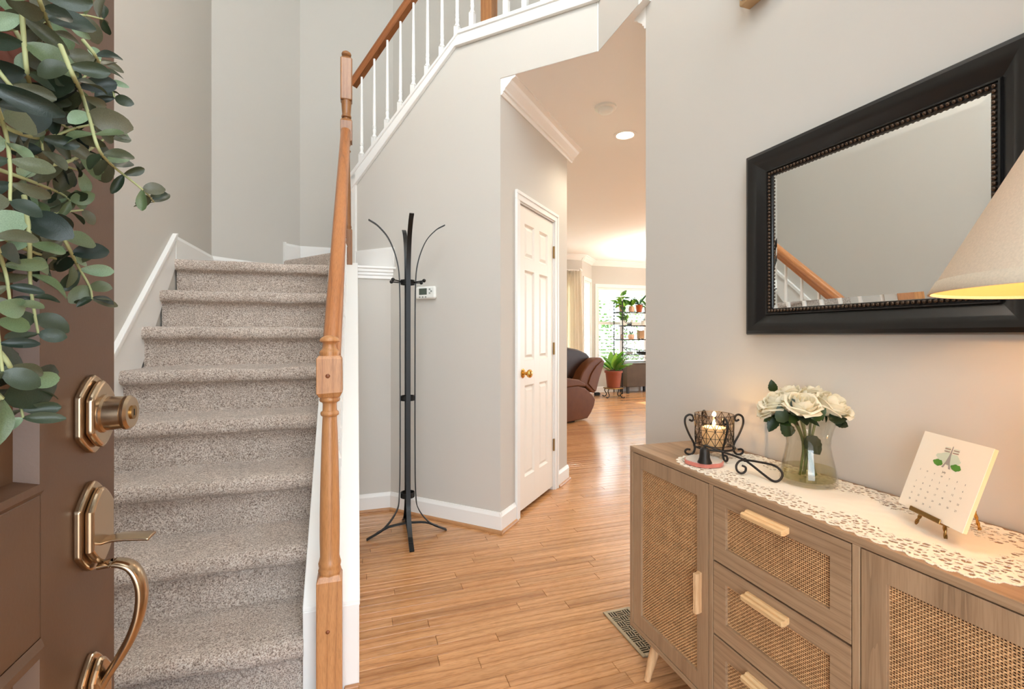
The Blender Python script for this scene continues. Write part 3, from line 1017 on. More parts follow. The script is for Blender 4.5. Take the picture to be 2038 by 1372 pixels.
n3.box(0.711 - 0.037, 0.711 + 0.037, 0.06 - 0.037, 0.06 + 0.037, zb, zb + 0.30)
n3.lathe([(0.03, zb + 0.30), (0.033, zb + 0.31), (0.028, zb + 0.33), (0.022, zb + 0.75), (0.030, zb + 0.77), (0.028, zb + 0.78)], 0.711, 0.06)
n3.box(0.711 - 0.037, 0.711 + 0.037, 0.06 - 0.037, 0.06 + 0.037, zb + 0.78, zb + 1.10)
part('newel_post', n3, OAK_SHADED, rail2)
part('level_band', MB().box(1.205, 1.26, 1.84, 2.215, zb - 0.07, zb), TRIM, rail2, bevel=0.003)

# ------------------------------------------------------------------ doors
d1 = thing('door_1', 'white six panel closet door with brass knob', None, tuple(CG @ Vector((t0, 0, 0))), PI / 4, None, 'structure')
cs = MB(CG)
for y0, y1, w0, w1 in ((-0.012, 0.0, 0.0, 0.056), (-0.018, -0.0121, 0.034, 0.0558)):
    cs.box(t0 - w1 + 0.004, t0 - w0 + 0.004, y0, y1, 0, tz - 0.0045 + w0)
    cs.box(t1 - 0.004 + w0, t1 - 0.004 + w1, y0, y1, 0, tz - 0.0045 + w0)
    cs.box(t0 - w1 + 0.004, t1 + w1 - 0.004, y0, y1, tz - 0.004 + w0, tz - 0.004 + w1)
cs.box(t0 + 0.0005, t0 + 0.012, 0.0003, 0.109, 0, tz - 0.013)
cs.box(t1 - 0.012, t1 - 0.0005, 0.0003, 0.109, 0, tz - 0.013)
cs.box(t0 + 0.0005, t1 - 0.0005, 0.0003, 0.109, tz - 0.0125, tz - 0.0005)
part('casing', cs, TRIM, d1, bevel=0.003)
da, db, dz0, dz1 = t0 + 0.014, t1 - 0.016, 0.028, 1.985
fr = MB(CG)
rows = [(0.228, 0.822), (0.989, 1.576), (1.655, 1.878)]
cw_ = (db - da - 0.095 * 2 - 0.085) / 2
cols = [(da + 0.095, da + 0.095 + cw_), (db - 0.095 - cw_, db - 0.095)]
fy = 0.008
fr.box(da, cols[0][0], fy, fy + 0.034, dz0, dz1)
fr.box(cols[1][1], db, fy, fy + 0.034, dz0, dz1)
fr.box(cols[0][1], cols[1][0], fy, fy + 0.034, dz0, dz1)
zz = [dz0] + [q for r in rows for q in r] + [dz1]
for c0, c1 in cols:
    for i in range(0, len(zz), 2):
        fr.box(c0, c1, fy, fy + 0.034, zz[i], zz[i + 1])
part('stiles_and_rails', fr, DOORW, d1, bevel=0.0015)
for c0, c1 in cols:
    for r0, r1 in rows:
        m = MB(CG)
        lv = [(0, 0.000), (0.012, 0.012), (0.017, 0.012), (0.034, 0.003), (0.034, 0.003)]
        vs, fs = [], []
        for q, dy in lv:
            vs += [(c0 + q, fy + dy, r0 + q), (c1 - q, fy + dy, r0 + q), (c1 - q, fy + dy, r1 - q), (c0 + q, fy + dy, r1 - q)]
        for a in range(len(lv) - 1):
            for b in range(4):
                fs.append((a * 4 + b, a * 4 + (b + 1) % 4, a * 4 + 4 + (b + 1) % 4, a * 4 + 4 + b))
        e = (len(lv) - 1) * 4
        fs.append((e, e + 1, e + 2, e + 3))
        part('door_panel', m.add(vs, fs), DOORW, d1)
def knob(cx, y, cz):
    M = CG @ Matrix.Translation((cx, y, cz)) @ Matrix.Rotation(H90, 4, 'X')
    return MB(M).lathe([(0.030, 0), (0.031, 0.003), (0.026, 0.008), (0.012, 0.012), (0.010, 0.022), (0.012, 0.030), (0.022, 0.036), (0.027, 0.046), (0.026, 0.056), (0.018, 0.063), (0.0, 0.066)], cap=False)
part('door_knob', knob(da + 0.066, fy, 0.905), BRASS, d1, smooth=60)
for hz in (1.768, 1.053, 0.337):
    hg = MB(CG)
    hg.box(db - 0.004, db + 0.016, -0.001, 0.004, hz - 0.044, hz + 0.044)
    hg.lathe([(0.0055, -0.045), (0.0055, 0.045)], db + 0.004, -0.002, hz, 10)
    part('hinge', hg, BRASSA, d1)

d2 = thing('door_2', 'brown panelled entry door swung open with bronze handleset', None, (-0.33, -0.14, 0), 0, None, 'structure')
DX, DT = -0.310, 0.045
DY0, DY1 = -0.14, 0.774
py0, py1 = DY0 + 0.157, DY1 - 0.157
mid = (py0 + py1) / 2
slab = MB()
prow = [(0.25, 0.836), (0.985, 1.90)]
slab.box(DX - DT, DX, DY0, py0, 0.02, 2.05)
slab.box(DX - DT, DX, py1, DY1, 0.02, 2.05)
for a, b in ((0.02, 0.25), (0.836, 0.985), (1.90, 2.05)):
    slab.box(DX - DT, DX, py0, py1, a, b)
slab.box(DX - DT, DX - 0.02, py0, py1, 0.02, 2.05)
part('door_slab', slab, BDOOR, d2, bevel=0.0015)
for r0, r1 in prow:
    m = MB()
    lv = [(0.0, 0.0), (0.006, 0.006), (0.014, 0.006), (0.020, -0.012), (0.045, -0.014), (0.085, -0.003)]
    vs, fs = [], []
    for q, dx in lv:
        vs += [(DX + dx, py0 + q, r0 + q), (DX + dx, py1 - q, r0 + q), (DX + dx, py1 - q, r1 - q), (DX + dx, py0 + q, r1 - q)]
    for a in range(len(lv) - 1):
        for b in range(4):
            fs.append((a * 4 + b, a * 4 + (b + 1) % 4, a * 4 + 4 + (b + 1) % 4, a * 4 + 4 + b))
    e = (len(lv) - 1) * 4
    fs.append((e, e + 1, e + 2, e + 3))
    part('door_panel', m.add(vs, fs), BDOOR, d2)

def arch(cy, cz, hw_, hh_, top=True, bottom=True, n=10):
    """rose outline with arched ends and stepped shoulders, in y,z"""
    P = []
    s = hh_ * 0.50
    up = []
    for i in range(n + 1):
        t = i / n
        y = hw_ * (1 - 2 * t)
        q = abs(y) / hw_
        zt = hh_ - (hh_ - s) * (q ** 1.5) if q < 0.999 else s
        up.append((y, zt))
    P = [(cy + y, cz + zt if top else cz + hh_) for y, zt in up]
    P += [(cy - y, cz - zt if bottom else cz - hh_) for y, zt in up]
    return P

db_ = None
def plate(parent_name, cy, cz, hw_, hh_, **kw):
    m = MB()
    m.px(arch(cy, cz, hw_, hh_, **kw), DX, DX + 0.008)
    o = part(parent_name, m, NICKEL, d2, bevel=0.0025, seg=3)
    m = MB()
    m.px(arch(cy, cz, hw_ * 0.82, hh_ * 0.86, **kw), DX + 0.008, DX + 0.017)
    part('raised_plate', m, NICKEL, o, bevel=0.004, seg=3)
    return o

HY = 0.708
dbl = plate('deadbolt', HY, 1.054, 0.0335, 0.048)
RXM = Matrix.Rotation(H90, 4, 'Y')
M = Matrix.Translation((DX + 0.015, HY, 1.054)) @ RXM
part('lock_collar', MB(M).lathe([(0.0235, 0), (0.0235, 0.004), (0.0210, 0.006), (0.0200, 0.022), (0.0215, 0.024), (0.0215, 0.027), (0.0188, 0.030), (0.010, 0.030)], cap=True), NICKEL, dbl, smooth=40)
part('key_cylinder', MB(M).lathe([(0.0085, 0.029), (0.0085, 0.0318), (0.0, 0.0318)], cap=False), BRASSA, dbl, smooth=40)
part('keyhole', MB().box(DX + 0.0460, DX + 0.0472, HY - 0.0009, HY + 0.0009, 1.050, 1.058), DARK, dbl)
hs = plate('handleset', HY - 0.002, 0.918, 0.033, 0.055, bottom=True)
# thumb piece, grip and lower plate
tp = MB()
tp.sweep(crom([(DX + 0.012, HY, 0.897), (DX + 0.030, HY, 0.900), (DX + 0.052, HY, 0.8985), (DX + 0.066, HY, 0.897)], 4), [(-0.012, -0.0022), (0.012, -0.0022), (0.013, 0.001), (0.0, 0.0028), (-0.013, 0.001)], (0, 0, 1))
part('thumb_lever', tp, NICKEL, hs, smooth=40, bevel=0.001)
gp = crom([(DX + 0.012, HY - 0.002, 0.868), (DX + 0.030, HY - 0.002, 0.869), (DX + 0.046, HY - 0.002, 0.860), (DX + 0.055, HY - 0.002, 0.836), (DX + 0.054, HY - 0.002, 0.806), (DX + 0.046, HY - 0.002, 0.778), (DX + 0.034, HY - 0.002, 0.754), (DX + 0.022, HY - 0.002, 0.734), (DX + 0.013, HY - 0.002, 0.716)], 6)
N_ = len(gp)
ws = [0.8 + 0.35 * math.sin(PI * i / (N_ - 1)) for i in range(N_)]
sec = [(0.011 * math.cos(2 * PI * i / 14), 0.0052 * math.sin(2 * PI * i / 14)) for i in range(14)]
part('grip_handle', MB().sweep(gp, sec, (1, 0, 0.01), scale=ws), NICKEL, hs, smooth=60)
lp = plate('lower_handle_plate', HY - 0.002, 0.715, 0.026, 0.048)
part('strike_edge', MB().box(DX - 0.034, DX - 0.010, DY1 - 0.001, DY1 + 0.002, 0.90, 0.94), BRASSA, d2)
# frame of the entry door
dj = MB()
dj.box(-0.40, -0.36, -0.31, -0.17, 0, 2.08)
dj.box(0.64, 0.68, -0.31, -0.17, 0, 2.08)
dj.box(-0.40, 0.68, -0.31, -0.17, 2.04, 2.10)
struct('trim_11', dj, TRIM, 'white frame of the entry door')

# ------------------------------------------------------------------ console
CX0, CX1, CY0, CY1, CZ0, CZ1 = 0.921, 1.248, 0.262, 1.446, 0.127, 0.760
con = thing('console_cabinet', 'light oak console with rattan doors and three drawers against the foyer wall', 'console', ((CX0 + CX1) / 2, (CY0 + CY1) / 2, 0))
T = 0.017
cb = MB()
cb.box(CX0, CX1, CY0, CY0 + T, CZ0, CZ1 - T)
cb.box(CX0, CX1, CY1 - T, CY1, CZ0, CZ1 - T)
cb.box(CX1 - 0.008, CX1, CY0 + T, CY1 - T, CZ0, CZ1 - T)
for y in (1.041, 0.648):
    cb.box(CX0, CX1 - 0.01, y, y + 0.014, CZ0 + T, CZ1 - T)
part('body', cb, LAMV, con, bevel=0.001)
part('top_panel', MB().box(CX0, CX1, CY0, CY1, CZ1 - T, CZ1), LAMY, con, bevel=0.0012)
part('bottom_panel', MB().box(CX0, CX1, CY0 + T, CY1 - T, CZ0, CZ0 + T), LAMY, con, bevel=0.001)
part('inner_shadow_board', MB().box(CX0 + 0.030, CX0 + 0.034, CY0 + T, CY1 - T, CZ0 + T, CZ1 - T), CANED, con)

def weave(y0, y1, z0, z1, x, py_, pz_):
    """flat strands going over and under, facing -x"""
    m = MB()
    vs, fs = [], []
    ny_, nz_ = int((y1 - y0) / py_), int((z1 - z0) / pz_)
    rw = random.Random(int(y0 * 1000))
    am = 0.0009
    for j in range(nz_):                       # horizontal strands
        zc_ = z0 + (j + 0.5) * (z1 - z0) / nz_ + rw.uniform(-1, 1) * 0.0002
        w = pz_ * rw.uniform(0.24, 0.33)
        b = len(vs)
        for i in range(ny_ + 1):
            y = y0 + i * (y1 - y0) / ny_
            xx = x + (am if (i + j) % 2 else -am)
            vs += [(xx, y, zc_ - w), (xx, y, zc_ + w)]
        fs += [(b + 2 * i, b + 2 * i + 1, b + 2 * i + 3, b + 2 * i + 2) for i in range(ny_)]
    for i in range(ny_ + 1):                   # vertical strands
        yc = y0 + i * (y1 - y0) / ny_ + rw.uniform(-1, 1) * 0.0002
        w = py_ * rw.uniform(0.17, 0.25)
        b = len(vs)
        for j in range(nz_):
            zz_ = z0 + (j + 0.5) * (z1 - z0) / nz_
            xx = x - (am if (i + j) % 2 else -am)
            vs += [(xx, yc - w, zz_), (xx, yc + w, zz_)]
        fs += [(b + 2 * j, b + 2 * j + 1, b + 2 * j + 3, b + 2 * j + 2) for j in range(nz_ - 1)]
    return m.add(vs, fs)

def front(name, y0, y1, z0, z1, fw_, mat, mat2):
    g = 0.0026
    y0 += g; y1 -= g; z0 += g; z1 -= g
    fx0, fx1 = CX0 + 0.001, CX0 + 0.019
    m = MB()
    vs, fs = [], []
    for q, x_ in ((0, fx1), (0, fx0), (fw_, fx0), (fw_, fx1)):
        vs += [(x_, y0 + q, z0 + q), (x_, y1 - q, z0 + q), (x_, y1 - q, z1 - q), (x_, y0 + q, z1 - q)]
    for a in range(4):
        for b in range(4):
            fs.append((a * 4 + b, a * 4 + (b + 1) % 4, ((a + 1) % 4) * 4 + (b + 1) % 4, ((a + 1) % 4) * 4 + b))
    o = part(name, m.add(vs, fs), mat, con, bevel=0.0008)
    iy0, iy1, iz0, iz1 = y0 + fw_, y1 - fw_, z0 + fw_, z1 - fw_
    part('cane_backing', MB().box(fx1 - 0.004, fx1 - 0.002, iy0 - 0.003, iy1 + 0.003, iz0 - 0.003, iz1 + 0.003), CANED, o)
    part('rattan_weave', weave(iy0, iy1, iz0, iz1, fx0 + 0.008, 0.0048, 0.0046), CANE, o, fix=False, kind='stuff')
    return o

def bar_y(y, z, L_):
    pr = [(CX0 + 0.002, z - 0.006), (CX0 - 0.012, z - 0.010), (CX0 - 0.022, z - 0.009), (CX0 - 0.023, z + 0.001), (CX0 - 0.018, z + 0.004), (CX0 - 0.010, z + 0.0035), (CX0 - 0.006, z + 0.008), (CX0 + 0.002, z + 0.008)]
    return MB().prism(pr, lambda x, q: (x, y - L_ / 2, q), lambda x, q: (x, y + L_ / 2, q))

def bar_z(y, z, L_):
    pr = [(CX0 + 0.002, y - 0.006), (CX0 - 0.012, y - 0.010), (CX0 - 0.022, y - 0.009), (CX0 - 0.023, y + 0.001), (CX0 - 0.018, y + 0.004), (CX0 - 0.010, y + 0.0035), (CX0 - 0.006, y + 0.008), (CX0 + 0.002, y + 0.008)]
    return MB().prism(pr, lambda x, q: (x, q, z - L_ / 2), lambda x, q: (x, q, z + L_ / 2))

o = front('cabinet_door', 1.055, CY1 - T, CZ0 + T, CZ1 - T, 0.046, LAMV, LAMV)
part('handle', bar_z(1.090, 0.427, 0.112), PINEZ, o, bevel=0.001)
o = front('cabinet_door', CY0 + T, 0.648, CZ0 + T, CZ1 - T, 0.046, LAMV, LAMV)
part('handle', bar_z(0.612, 0.427, 0.112), PINEZ, o, bevel=0.001)
for z0_, z1_ in ((0.54, CZ1 - T), (0.341, 0.54), (CZ0 + T, 0.341)):
    o = front('drawer', 0.662, 1.041, z0_, z1_, 0.044, LAMY, LAMY)
    part('handle', bar_y(0.862, z1_ - 0.032, 0.118), PINEY, o, bevel=0.001)
for lx, ly, sx, sy in ((0.955, 1.335, -1, 0.3), (1.20, 1.335, 0.4, 0.3), (0.955, 0.37, -1, -0.3), (1.20, 0.37, 0.4, -0.3)):
    a = Vector((lx, ly, CZ0 + 0.002)); b = Vector((lx + sx * 0.034, ly + sy * 0.03, 0.0))
    part('leg', MB().tube([a, a.lerp(b, 0.5), b], [0.0165, 0.0145, 0.0105], 16), PINEZ, con, smooth=50)

# lace runner: pierced sheet with scalloped rim
def runner():
    ux0, ux1, uy0, uy1 = 0.9265, 1.238, 0.430, 1.268
    c = 0.0020
    nx, ny_ = int((ux1 - ux0) / c), int((uy1 - uy0) / c)
    hx, hy_ = (ux1 - ux0) / 2, (uy1 - uy0) / 2
    mx_, my = (ux0 + ux1) / 2, (uy0 + uy1) / 2
    vid, vs, fs = {}, [], []
    cells = [(random.uniform(-hx, hx), random.uniform(-hy_, hy_)) for _ in range(1)]
    def inside(x, y):
        a, b = abs(x - mx_), abs(y - my)
        # distance to rim of a rounded rectangle with scallops
        r = 0.10
        dx, dy = max(a - (hx - r), 0), max(b - (hy_ - r), 0)
        d = r - math.hypot(dx, dy) if (dx > 0 or dy > 0) else min(hx - a, hy_ - b)
        if dx == 0 or dy == 0:
            d = min(hx - a, hy_ - b) if (a > hx - r or b > hy_ - r) else d
        if a > hx - r and b > hy_ - r:
            ang = math.atan2(dy, dx) * r
            s = (ang + (y - my) * 0) / 0.030
        else:
            s = (y - my) / 0.030 if hx - a < hy_ - b else (x - mx_) / 0.030
        scal = 0.009 * (1 - abs(math.sin(PI * s)))
        d -= scal
        if d < 0:
            return False
        if d < 0.0055:
            return True
        wv = 0.086 + 0.016 * math.sin((y - my) * 38) * (1 if hx - a < hy_ - b else 0.4)
        if d > wv:
            return True
        if d > wv - 0.006:
            return True
        # flowers and net in the border
        q = noise.voronoi(Vector((x * 88, y * 74, 0.3)))[0]
        ed = q[1] - q[0]
        if ed < 0.215:
            return True
        if q[0] < 0.07:
            return True
        return False
    def V(i, j):
        if (i, j) not in vid:
            vid[(i, j)] = len(vs)
            x, y = ux0 + i * c, uy0 + j * c
            vs.append((x, y, CZ1 + 0.0016 + 0.0008 * noise.noise(Vector((x * 40, y * 40, 0)))))
        return vid[(i, j)]
    for i in range(nx):
        for j in range(ny_):
            if inside(ux0 + (i + 0.5) * c, uy0 + (j + 0.5) * c):
                fs.append((V(i, j), V(i + 1, j), V(i + 1, j + 1), V(i, j + 1)))
    m = MB()
    return m.add(vs, fs)
rn = solo('table_runner', runner(), LACE, (1.089, 0.85, CZ1), 'ivory crochet lace runner with scalloped edge on the console', 'runner', fix=False)
sm = rn.modifiers.new('soft', 'SMOOTH'); sm.factor = 0.5; sm.iterations = 2
so = rn.modifiers.new('thick', 'SOLIDIFY'); so.thickness = 0.0014; so.offset = -1
ZR = CZ1 + 0.0030

# ------------------------------------------------------------------ mirror
mir = thing('wall_mirror', 'rectangular mirror in a wide black frame with beaded inner edge', 'mirror', (XR, 0.8775, 1.152))
my0, my1, mz0, mz1 = 0.526, 1.229, 1.152, 1.737
prof = [(0.0, 0.0), (0.0, 0.026), (0.004, 0.033), (0.014, 0.037), (0.026, 0.034), (0.040, 0.025), (0.054, 0.016), (0.0625, 0.012), (0.0645, 0.016), (0.0680, 0.016), (0.0700, 0.0115), (0.0815, 0.0105), (0.083, 0.008), (0.083, 0.0)]
def mitre_ring(prof):
    m = MB()
    vs, fs = [], []
    n = len(prof)
    for q, hh_ in prof:
        vs += [(XR - 0.001 - hh_, my0 + q, mz0 + q), (XR - 0.001 - hh_, my1 - q, mz0 + q), (XR - 0.001 - hh_, my1 - q, mz1 - q), (XR - 0.001 - hh_, my0 + q, mz1 - q)]
    for a in range(n):
        for b in range(4):
            c_, d_ = (a + 1) % n, (b + 1) % 4
            fs.append((a * 4 + b, a * 4 + d_, c_ * 4 + d_, c_ * 4 + b))
    return m.add(vs, fs)
part('frame', mitre_ring(prof), FRAMEB, mir, smooth=35)
gm = MB()
q0, q1 = 0.080, 0.100
vs = []
for q, hh_ in ((q0, 0.0052), (q1, 0.0078)):
    vs += [(XR - 0.001 - hh_, my0 + q, mz0 + q), (XR - 0.001 - hh_, my1 - q, mz0 + q), (XR - 0.001 - hh_, my1 - q, mz1 - q), (XR - 0.001 - hh_, my0 + q, mz1 - q)]
for q in (q0,):
    vs += [(XR - 0.002, my0 + q, mz0 + q), (XR - 0.002, my1 - q, mz0 + q), (XR - 0.002, my1 - q, mz1 - q), (XR - 0.002, my0 + q, mz1 - q)]
gm.add(vs, [(4, 5, 6, 7)] + [(b, (b + 1) % 4, 4 + (b + 1) % 4, 4 + b) for b in range(4)] + [(8, 9, 10, 11)] + [(b, (b + 1) % 4, 8 + (b + 1) % 4, 8 + b) for b in range(4)])
part('mirror_glass', gm, MIRROR, mir)
bead = MB().sphere((0, 0, 0), 0.0047, 8, 6, (0.9, 1.0, 1.0)).mesh('bead', smooth=180)
bead.materials.append(BEADM)
q = 0.0757
bx0, bx1, bz0, bz1 = my0 + q, my1 - q, mz0 + q, mz1 - q
pts = []
stp = 0.0112
n_ = round((bx1 - bx0) / stp)
for i in range(n_ + 1):
    y = bx0 + (bx1 - bx0) * i / n_
    pts += [(y, bz0), (y, bz1)]
n_ = round((bz1 - bz0) / stp)
for i in range(1, n_):
    z_ = bz0 + (bz1 - bz0) * i / n_
    pts += [(bx0, z_), (bx1, z_)]
for y, z_ in pts:
    link('bead', bead, BEADM, mir, WM[mir].inverted() @ Matrix.Translation((XR - 0.0145, y, z_)))

# ------------------------------------------------------------------ table lamp
LX, LY, LR, LZ, LH, LT = 0.992, 0.315, 0.225, 1.215, 0.275, 0.085
lamp = thing('table_lamp', 'table lamp with conical oatmeal linen shade on the console end', 'lamp', (LX, LY, CZ1))
def cone(r0, z0_, r1, z1_, n=6):
    return [(r0 + (r1 - r0) * i / n, z0_ + (z1_ - z0_) * i / n) for i in range(n + 1)]
part('lamp_shade', MB().lathe(cone(LR, LZ, LT, LZ + LH), LX, LY, 0, 96, False), SHADE, lamp, smooth=180)
part('shade_lining', MB().lathe(cone(LR - 0.0022, LZ + 0.0005, LT - 0.002, LZ + LH), LX, LY, 0, 96, False), SHADEIN, lamp, smooth=180)
slp = (LR - LT) / LH
part('shade_hem', MB().lathe([(LR + 0.0006, LZ - 0.0006), (LR + 0.0010, LZ + 0.0005), (LR - 0.020 * slp + 0.0012, LZ + 0.020), (LR - 0.020 * slp, LZ + 0.0203), (LR - 0.0024, LZ - 0.0004)], LX, LY, 0, 96, False), SHADE, lamp, smooth=50)
part('lamp_base', MB().lathe([(0.0, 0.0), (0.065, 0.0), (0.068, 0.012), (0.045, 0.022), (0.022, 0.04), (0.030, 0.08), (0.058, 0.15), (0.062, 0.20), (0.045, 0.26), (0.018, 0.31), (0.014, 0.33), (0.011, 0.40), (0.0, 0.40)], LX, LY, CZ1 + 0.001, 32, False), CERAMIC, lamp, smooth=60)
part('harp_stem', MB().lathe([(0.005, 0.40), (0.005, 0.73), (0.010, 0.735), (0.0, 0.75)], LX, LY, CZ1, 12), BRASS, lamp, smooth=50)
sp = MB()
for i in range(3):
    a = i * 2 * PI / 3
    sp.tube([(LX, LY, LZ + LH - 0.02), (LX + math.cos(a) * (LT - 0.002), LY + math.sin(a) * (LT - 0.002), LZ + LH - 0.003)], 0.0016, 6)
part('spider', sp, BRASS, lamp)
part('bulb', MB().sphere((LX + 0.03, LY, LZ + 0.085), 0.028, 16, 10), emit('lamp_bulb', (1.0, 0.78, 0.48, 1), 12), lamp, smooth=180)
ld = bpy.data.lights.new('lamp_light', 'POINT'); ld.energy = 3.9; ld.color = (1.0, 0.62, 0.28); ld.shadow_soft_size = 0.03
lo = bpy.data.objects.new('lamp_light', ld); col.objects.link(lo); lo.location = (LX - 0.03, LY, LZ + 0.085)

# ------------------------------------------------------------------ coat rack
KX, KY = 0.283, 2.755
rack = thing('coat_rack', 'tall black metal coat rack with curved arms beside the stairs', 'coat rack', (KX, KY, 0))
def kp(dx, dy, r, z):
    return (KX + dx * r, KY + dy * r, z)
bar = [(-0.0125, -0.0025), (0.0125, -0.0025), (0.0125, 0.0025), (-0.0125, 0.0025)]
for dx, dy in ((-1, 0), (1, 0), (0, -1), (0, 1)):
    P = [kp(dx, dy, 0.225, 0.004), kp(dx, dy, 0.13, 0.055), kp(dx, dy, 0.062, 0.145), kp(dx, dy, 0.046, 0.24), kp(dx, dy, 0.042, 0.5), kp(dx, dy, 0.042, 1.0), kp(dx, dy, 0.044, 1.40), kp(dx, dy, 0.056, 1.56), kp(dx, dy, 0.10, 1.69), kp(dx, dy, 0.16, 1.765), kp(dx, dy, 0.215, 1.80)]
    path = crom(P, 6)
    # flat bar whose broad side faces outward
    m = MB()
    vs, fs = [], []
    sd = Vector((-dy, dx, 0))
    for i, p in enumerate(path):
        t_d = (path[min(i + 1, len(path) - 1)] - path[max(i - 1, 0)]).normalized()
        nn = sd.cross(t_d).normalized()
        for a, b in bar:
            vs.append(p + sd * a + nn * b)
    for i in range(len(path) - 1):
        for a in range(4):
            fs.append((i * 4 + a, i * 4 + (a + 1) % 4, i * 4 + 4 + (a + 1) % 4, i * 4 + 4 + a))
    fs += [(3, 2, 1, 0), tuple(range(len(vs) - 4, len(vs)))]
    part('upright', m.add(vs, fs), BLACK, rack, smooth=40)
    f = crom([kp(dx, dy, 0.175, 0.030), kp(dx, dy, 0.10, 0.062), kp(dx, dy, 0.0, 0.072)], 4)
    m = MB()
    vs, fs = [], []
    for i, p in enumerate(f):
        for a, b in bar:
            vs.append(p + sd * a + Vector((0, 0, b)))
    for i in range(len(f) - 1):
        for a in range(4):
            fs.append((i * 4 + a, i * 4 + (a + 1) % 4, i * 4 + 4 + (a + 1) % 4, i * 4 + 4 + a))
    fs += [(3, 2, 1, 0), tuple(range(len(vs) - 4, len(vs)))]
    part('foot_brace', m.add(vs, fs), BLACK, rack)
for zz in (0.235, 0.79, 1.455):
    part('collar_ring', MB().lathe([(0.040, zz - 0.014), (0.040, zz + 0.014), (0.036, zz + 0.014), (0.036, zz - 0.014), (0.040, zz - 0.014)], KX, KY, 0, 28, False), BLACK, rack, smooth=40)
for a in (35, 55, 125, 145, 215, 235, 305, 325):
    c_, s_ = math.cos(math.radians(a)), math.sin(math.radians(a))
    if a in (55, 125, 235, 305):
        continue
    p0 = Vector((KX + c_ * 0.038, KY + s_ * 0.038, 1.455)); p1 = Vector((KX + c_ * 0.105, KY + s_ * 0.105, 1.462))
    m = MB().tube([p0, p1], 0.0036, 8).sphere(p1, 0.0105, 12, 8)
    part('hook_peg', m, BLACK, rack, smooth=50)

# ------------------------------------------------------------------ unseen pendant added above the frame to brighten the foyer
pd = thing('added_foyer_pendant', 'unseen frosted glass pendant lamp added to brighten the foyer', 'pendant lamp', (0.12, 1.55, ZTOP))
part('ceiling_rose', MB().lathe([(0.0, 0.0), (0.07, 0.0), (0.06, -0.03), (0.0, -0.035)], 0.12, 1.55, ZTOP, 24, False), BRASSA, pd, smooth=50)
part('chain', MB().tube([(0.12, 1.55, ZTOP - 0.03), (0.12, 1.55, 4.16)], 0.006, 8), BRASSA, pd)
part('lamp_shade', MB().lathe([(0.03, 0.17), (0.10, 0.14), (0.17, 0.06), (0.19, 0.0), (0.187, 0.0), (0.165, 0.06), (0.098, 0.135), (0.03, 0.163)], 0.12, 1.55, 4.0, 36, False), SHADEIN, pd, smooth=60)
part('bulb', MB().sphere((0.12, 1.55, 4.05), 0.05, 16, 10), emit('added_pendant_bulb', (1.0, 0.90, 0.76, 1), 12), pd, smooth=180)
fd = bpy.data.lights.new('added_pendant_light', 'POINT'); fd.energy = 34; fd.color = (1.0, 0.95, 0.88); fd.shadow_soft_size = 0.12  # fill light of the added pendant
fo = bpy.data.objects.new('added_pendant_light', fd); col.objects.link(fo); fo.location = (0.12, 1.55, 3.92)

# ------------------------------------------------------------------ thermostat, detectors, register, chime
th_ = thing('thermostat', 'white wall thermostat beside the coat rack', 'thermostat', tuple(DG @ Vector((0.298, 0, 1.419))), -PI / 4)
part('case', MB(DG).box(0.222, 0.374, -0.026, 0, 1.379, 1.459), PLASTIC, th_, bevel=0.014, seg=4)
part('screen', MB(DG).box(0.252, 0.312, -0.0268, -0.024, 1.406, 1.446), LCD, th_)
for a, b in ((0.334, 1.439), (0.334, 1.415), (0.346, 1.427), (0.258, 1.392), (0.281, 1.392), (0.304, 1.392)):
    part('button', MB(DG).box(a - 0.006, a + 0.006, -0.0285, -0.025, b - 0.005, b + 0.005), BUTTON, th_, bevel=0.002)
sd_ = thing('smoke_detector', 'round white smoke detector on the hall ceiling', 'smoke detector', (1.555, 2.731, ZC))
part('base_plate', MB().lathe([(0.0, ZC), (0.070, ZC), (0.070, ZC - 0.012), (0.060, ZC - 0.018), (0.0, ZC - 0.018)], 1.555, 2.731, 0, 36, False), PLASTIC, sd_, smooth=40)
part('dome', MB().lathe([(0.050, ZC - 0.017), (0.048, ZC - 0.030), (0.036, ZC - 0.040), (0.0, ZC - 0.043)], 1.555, 2.731, 0, 36, False), PLASTIC, sd_, smooth=60)
rl = thing('recessed_light', 'glowing recessed can light in the hall ceiling', 'light', (1.911, 3.066, ZC))
part('trim_ring', MB().lathe([(0.086, ZC), (0.086, ZC - 0.004), (0.066, ZC - 0.006), (0.060, ZC - 0.001), (0.086, ZC)], 1.911, 3.066, 0, 40, False), CEIL, rl, smooth=40)
part('lens', MB().lathe([(0.0, ZC - 0.005), (0.040, ZC - 0.004), (0.061, ZC - 0.001)], 1.911, 3.066, 0, 40, False), LENS, rl, smooth=180)
sd2 = bpy.data.lights.new('can_light', 'SPOT'); sd2.energy = 32; sd2.color = (1.0, 0.89, 0.72); sd2.spot_size = math.radians(150); sd2.spot_blend = 0.6; sd2.shadow_soft_size = 0.05
rl_added = thing('recessed_light', 'unseen recessed can light added to brighten the hall', 'light', (3.1, 3.0, ZC))  # second can, added out of view to brighten the hall
part('trim_ring', MB().lathe([(0.086, ZC), (0.086, ZC - 0.004), (0.066, ZC - 0.006), (0.060, ZC - 0.001), (0.086, ZC)], 3.1, 3.0, 0, 40, False), CEIL, rl_added, smooth=40)
part('lens', MB().lathe([(0.0, ZC - 0.005), (0.040, ZC - 0.004), (0.061, ZC - 0.001)], 3.1, 3.0, 0, 40, False), LENS, rl_added, smooth=180)
s3 = bpy.data.objects.new('can_light', sd2.copy()); s3.data.energy = 80; s3.data.color = (1.0, 0.95, 0.86); col.objects.link(s3); s3.location = (3.1, 3.0, ZC - 0.012)  # fill light of the added second can
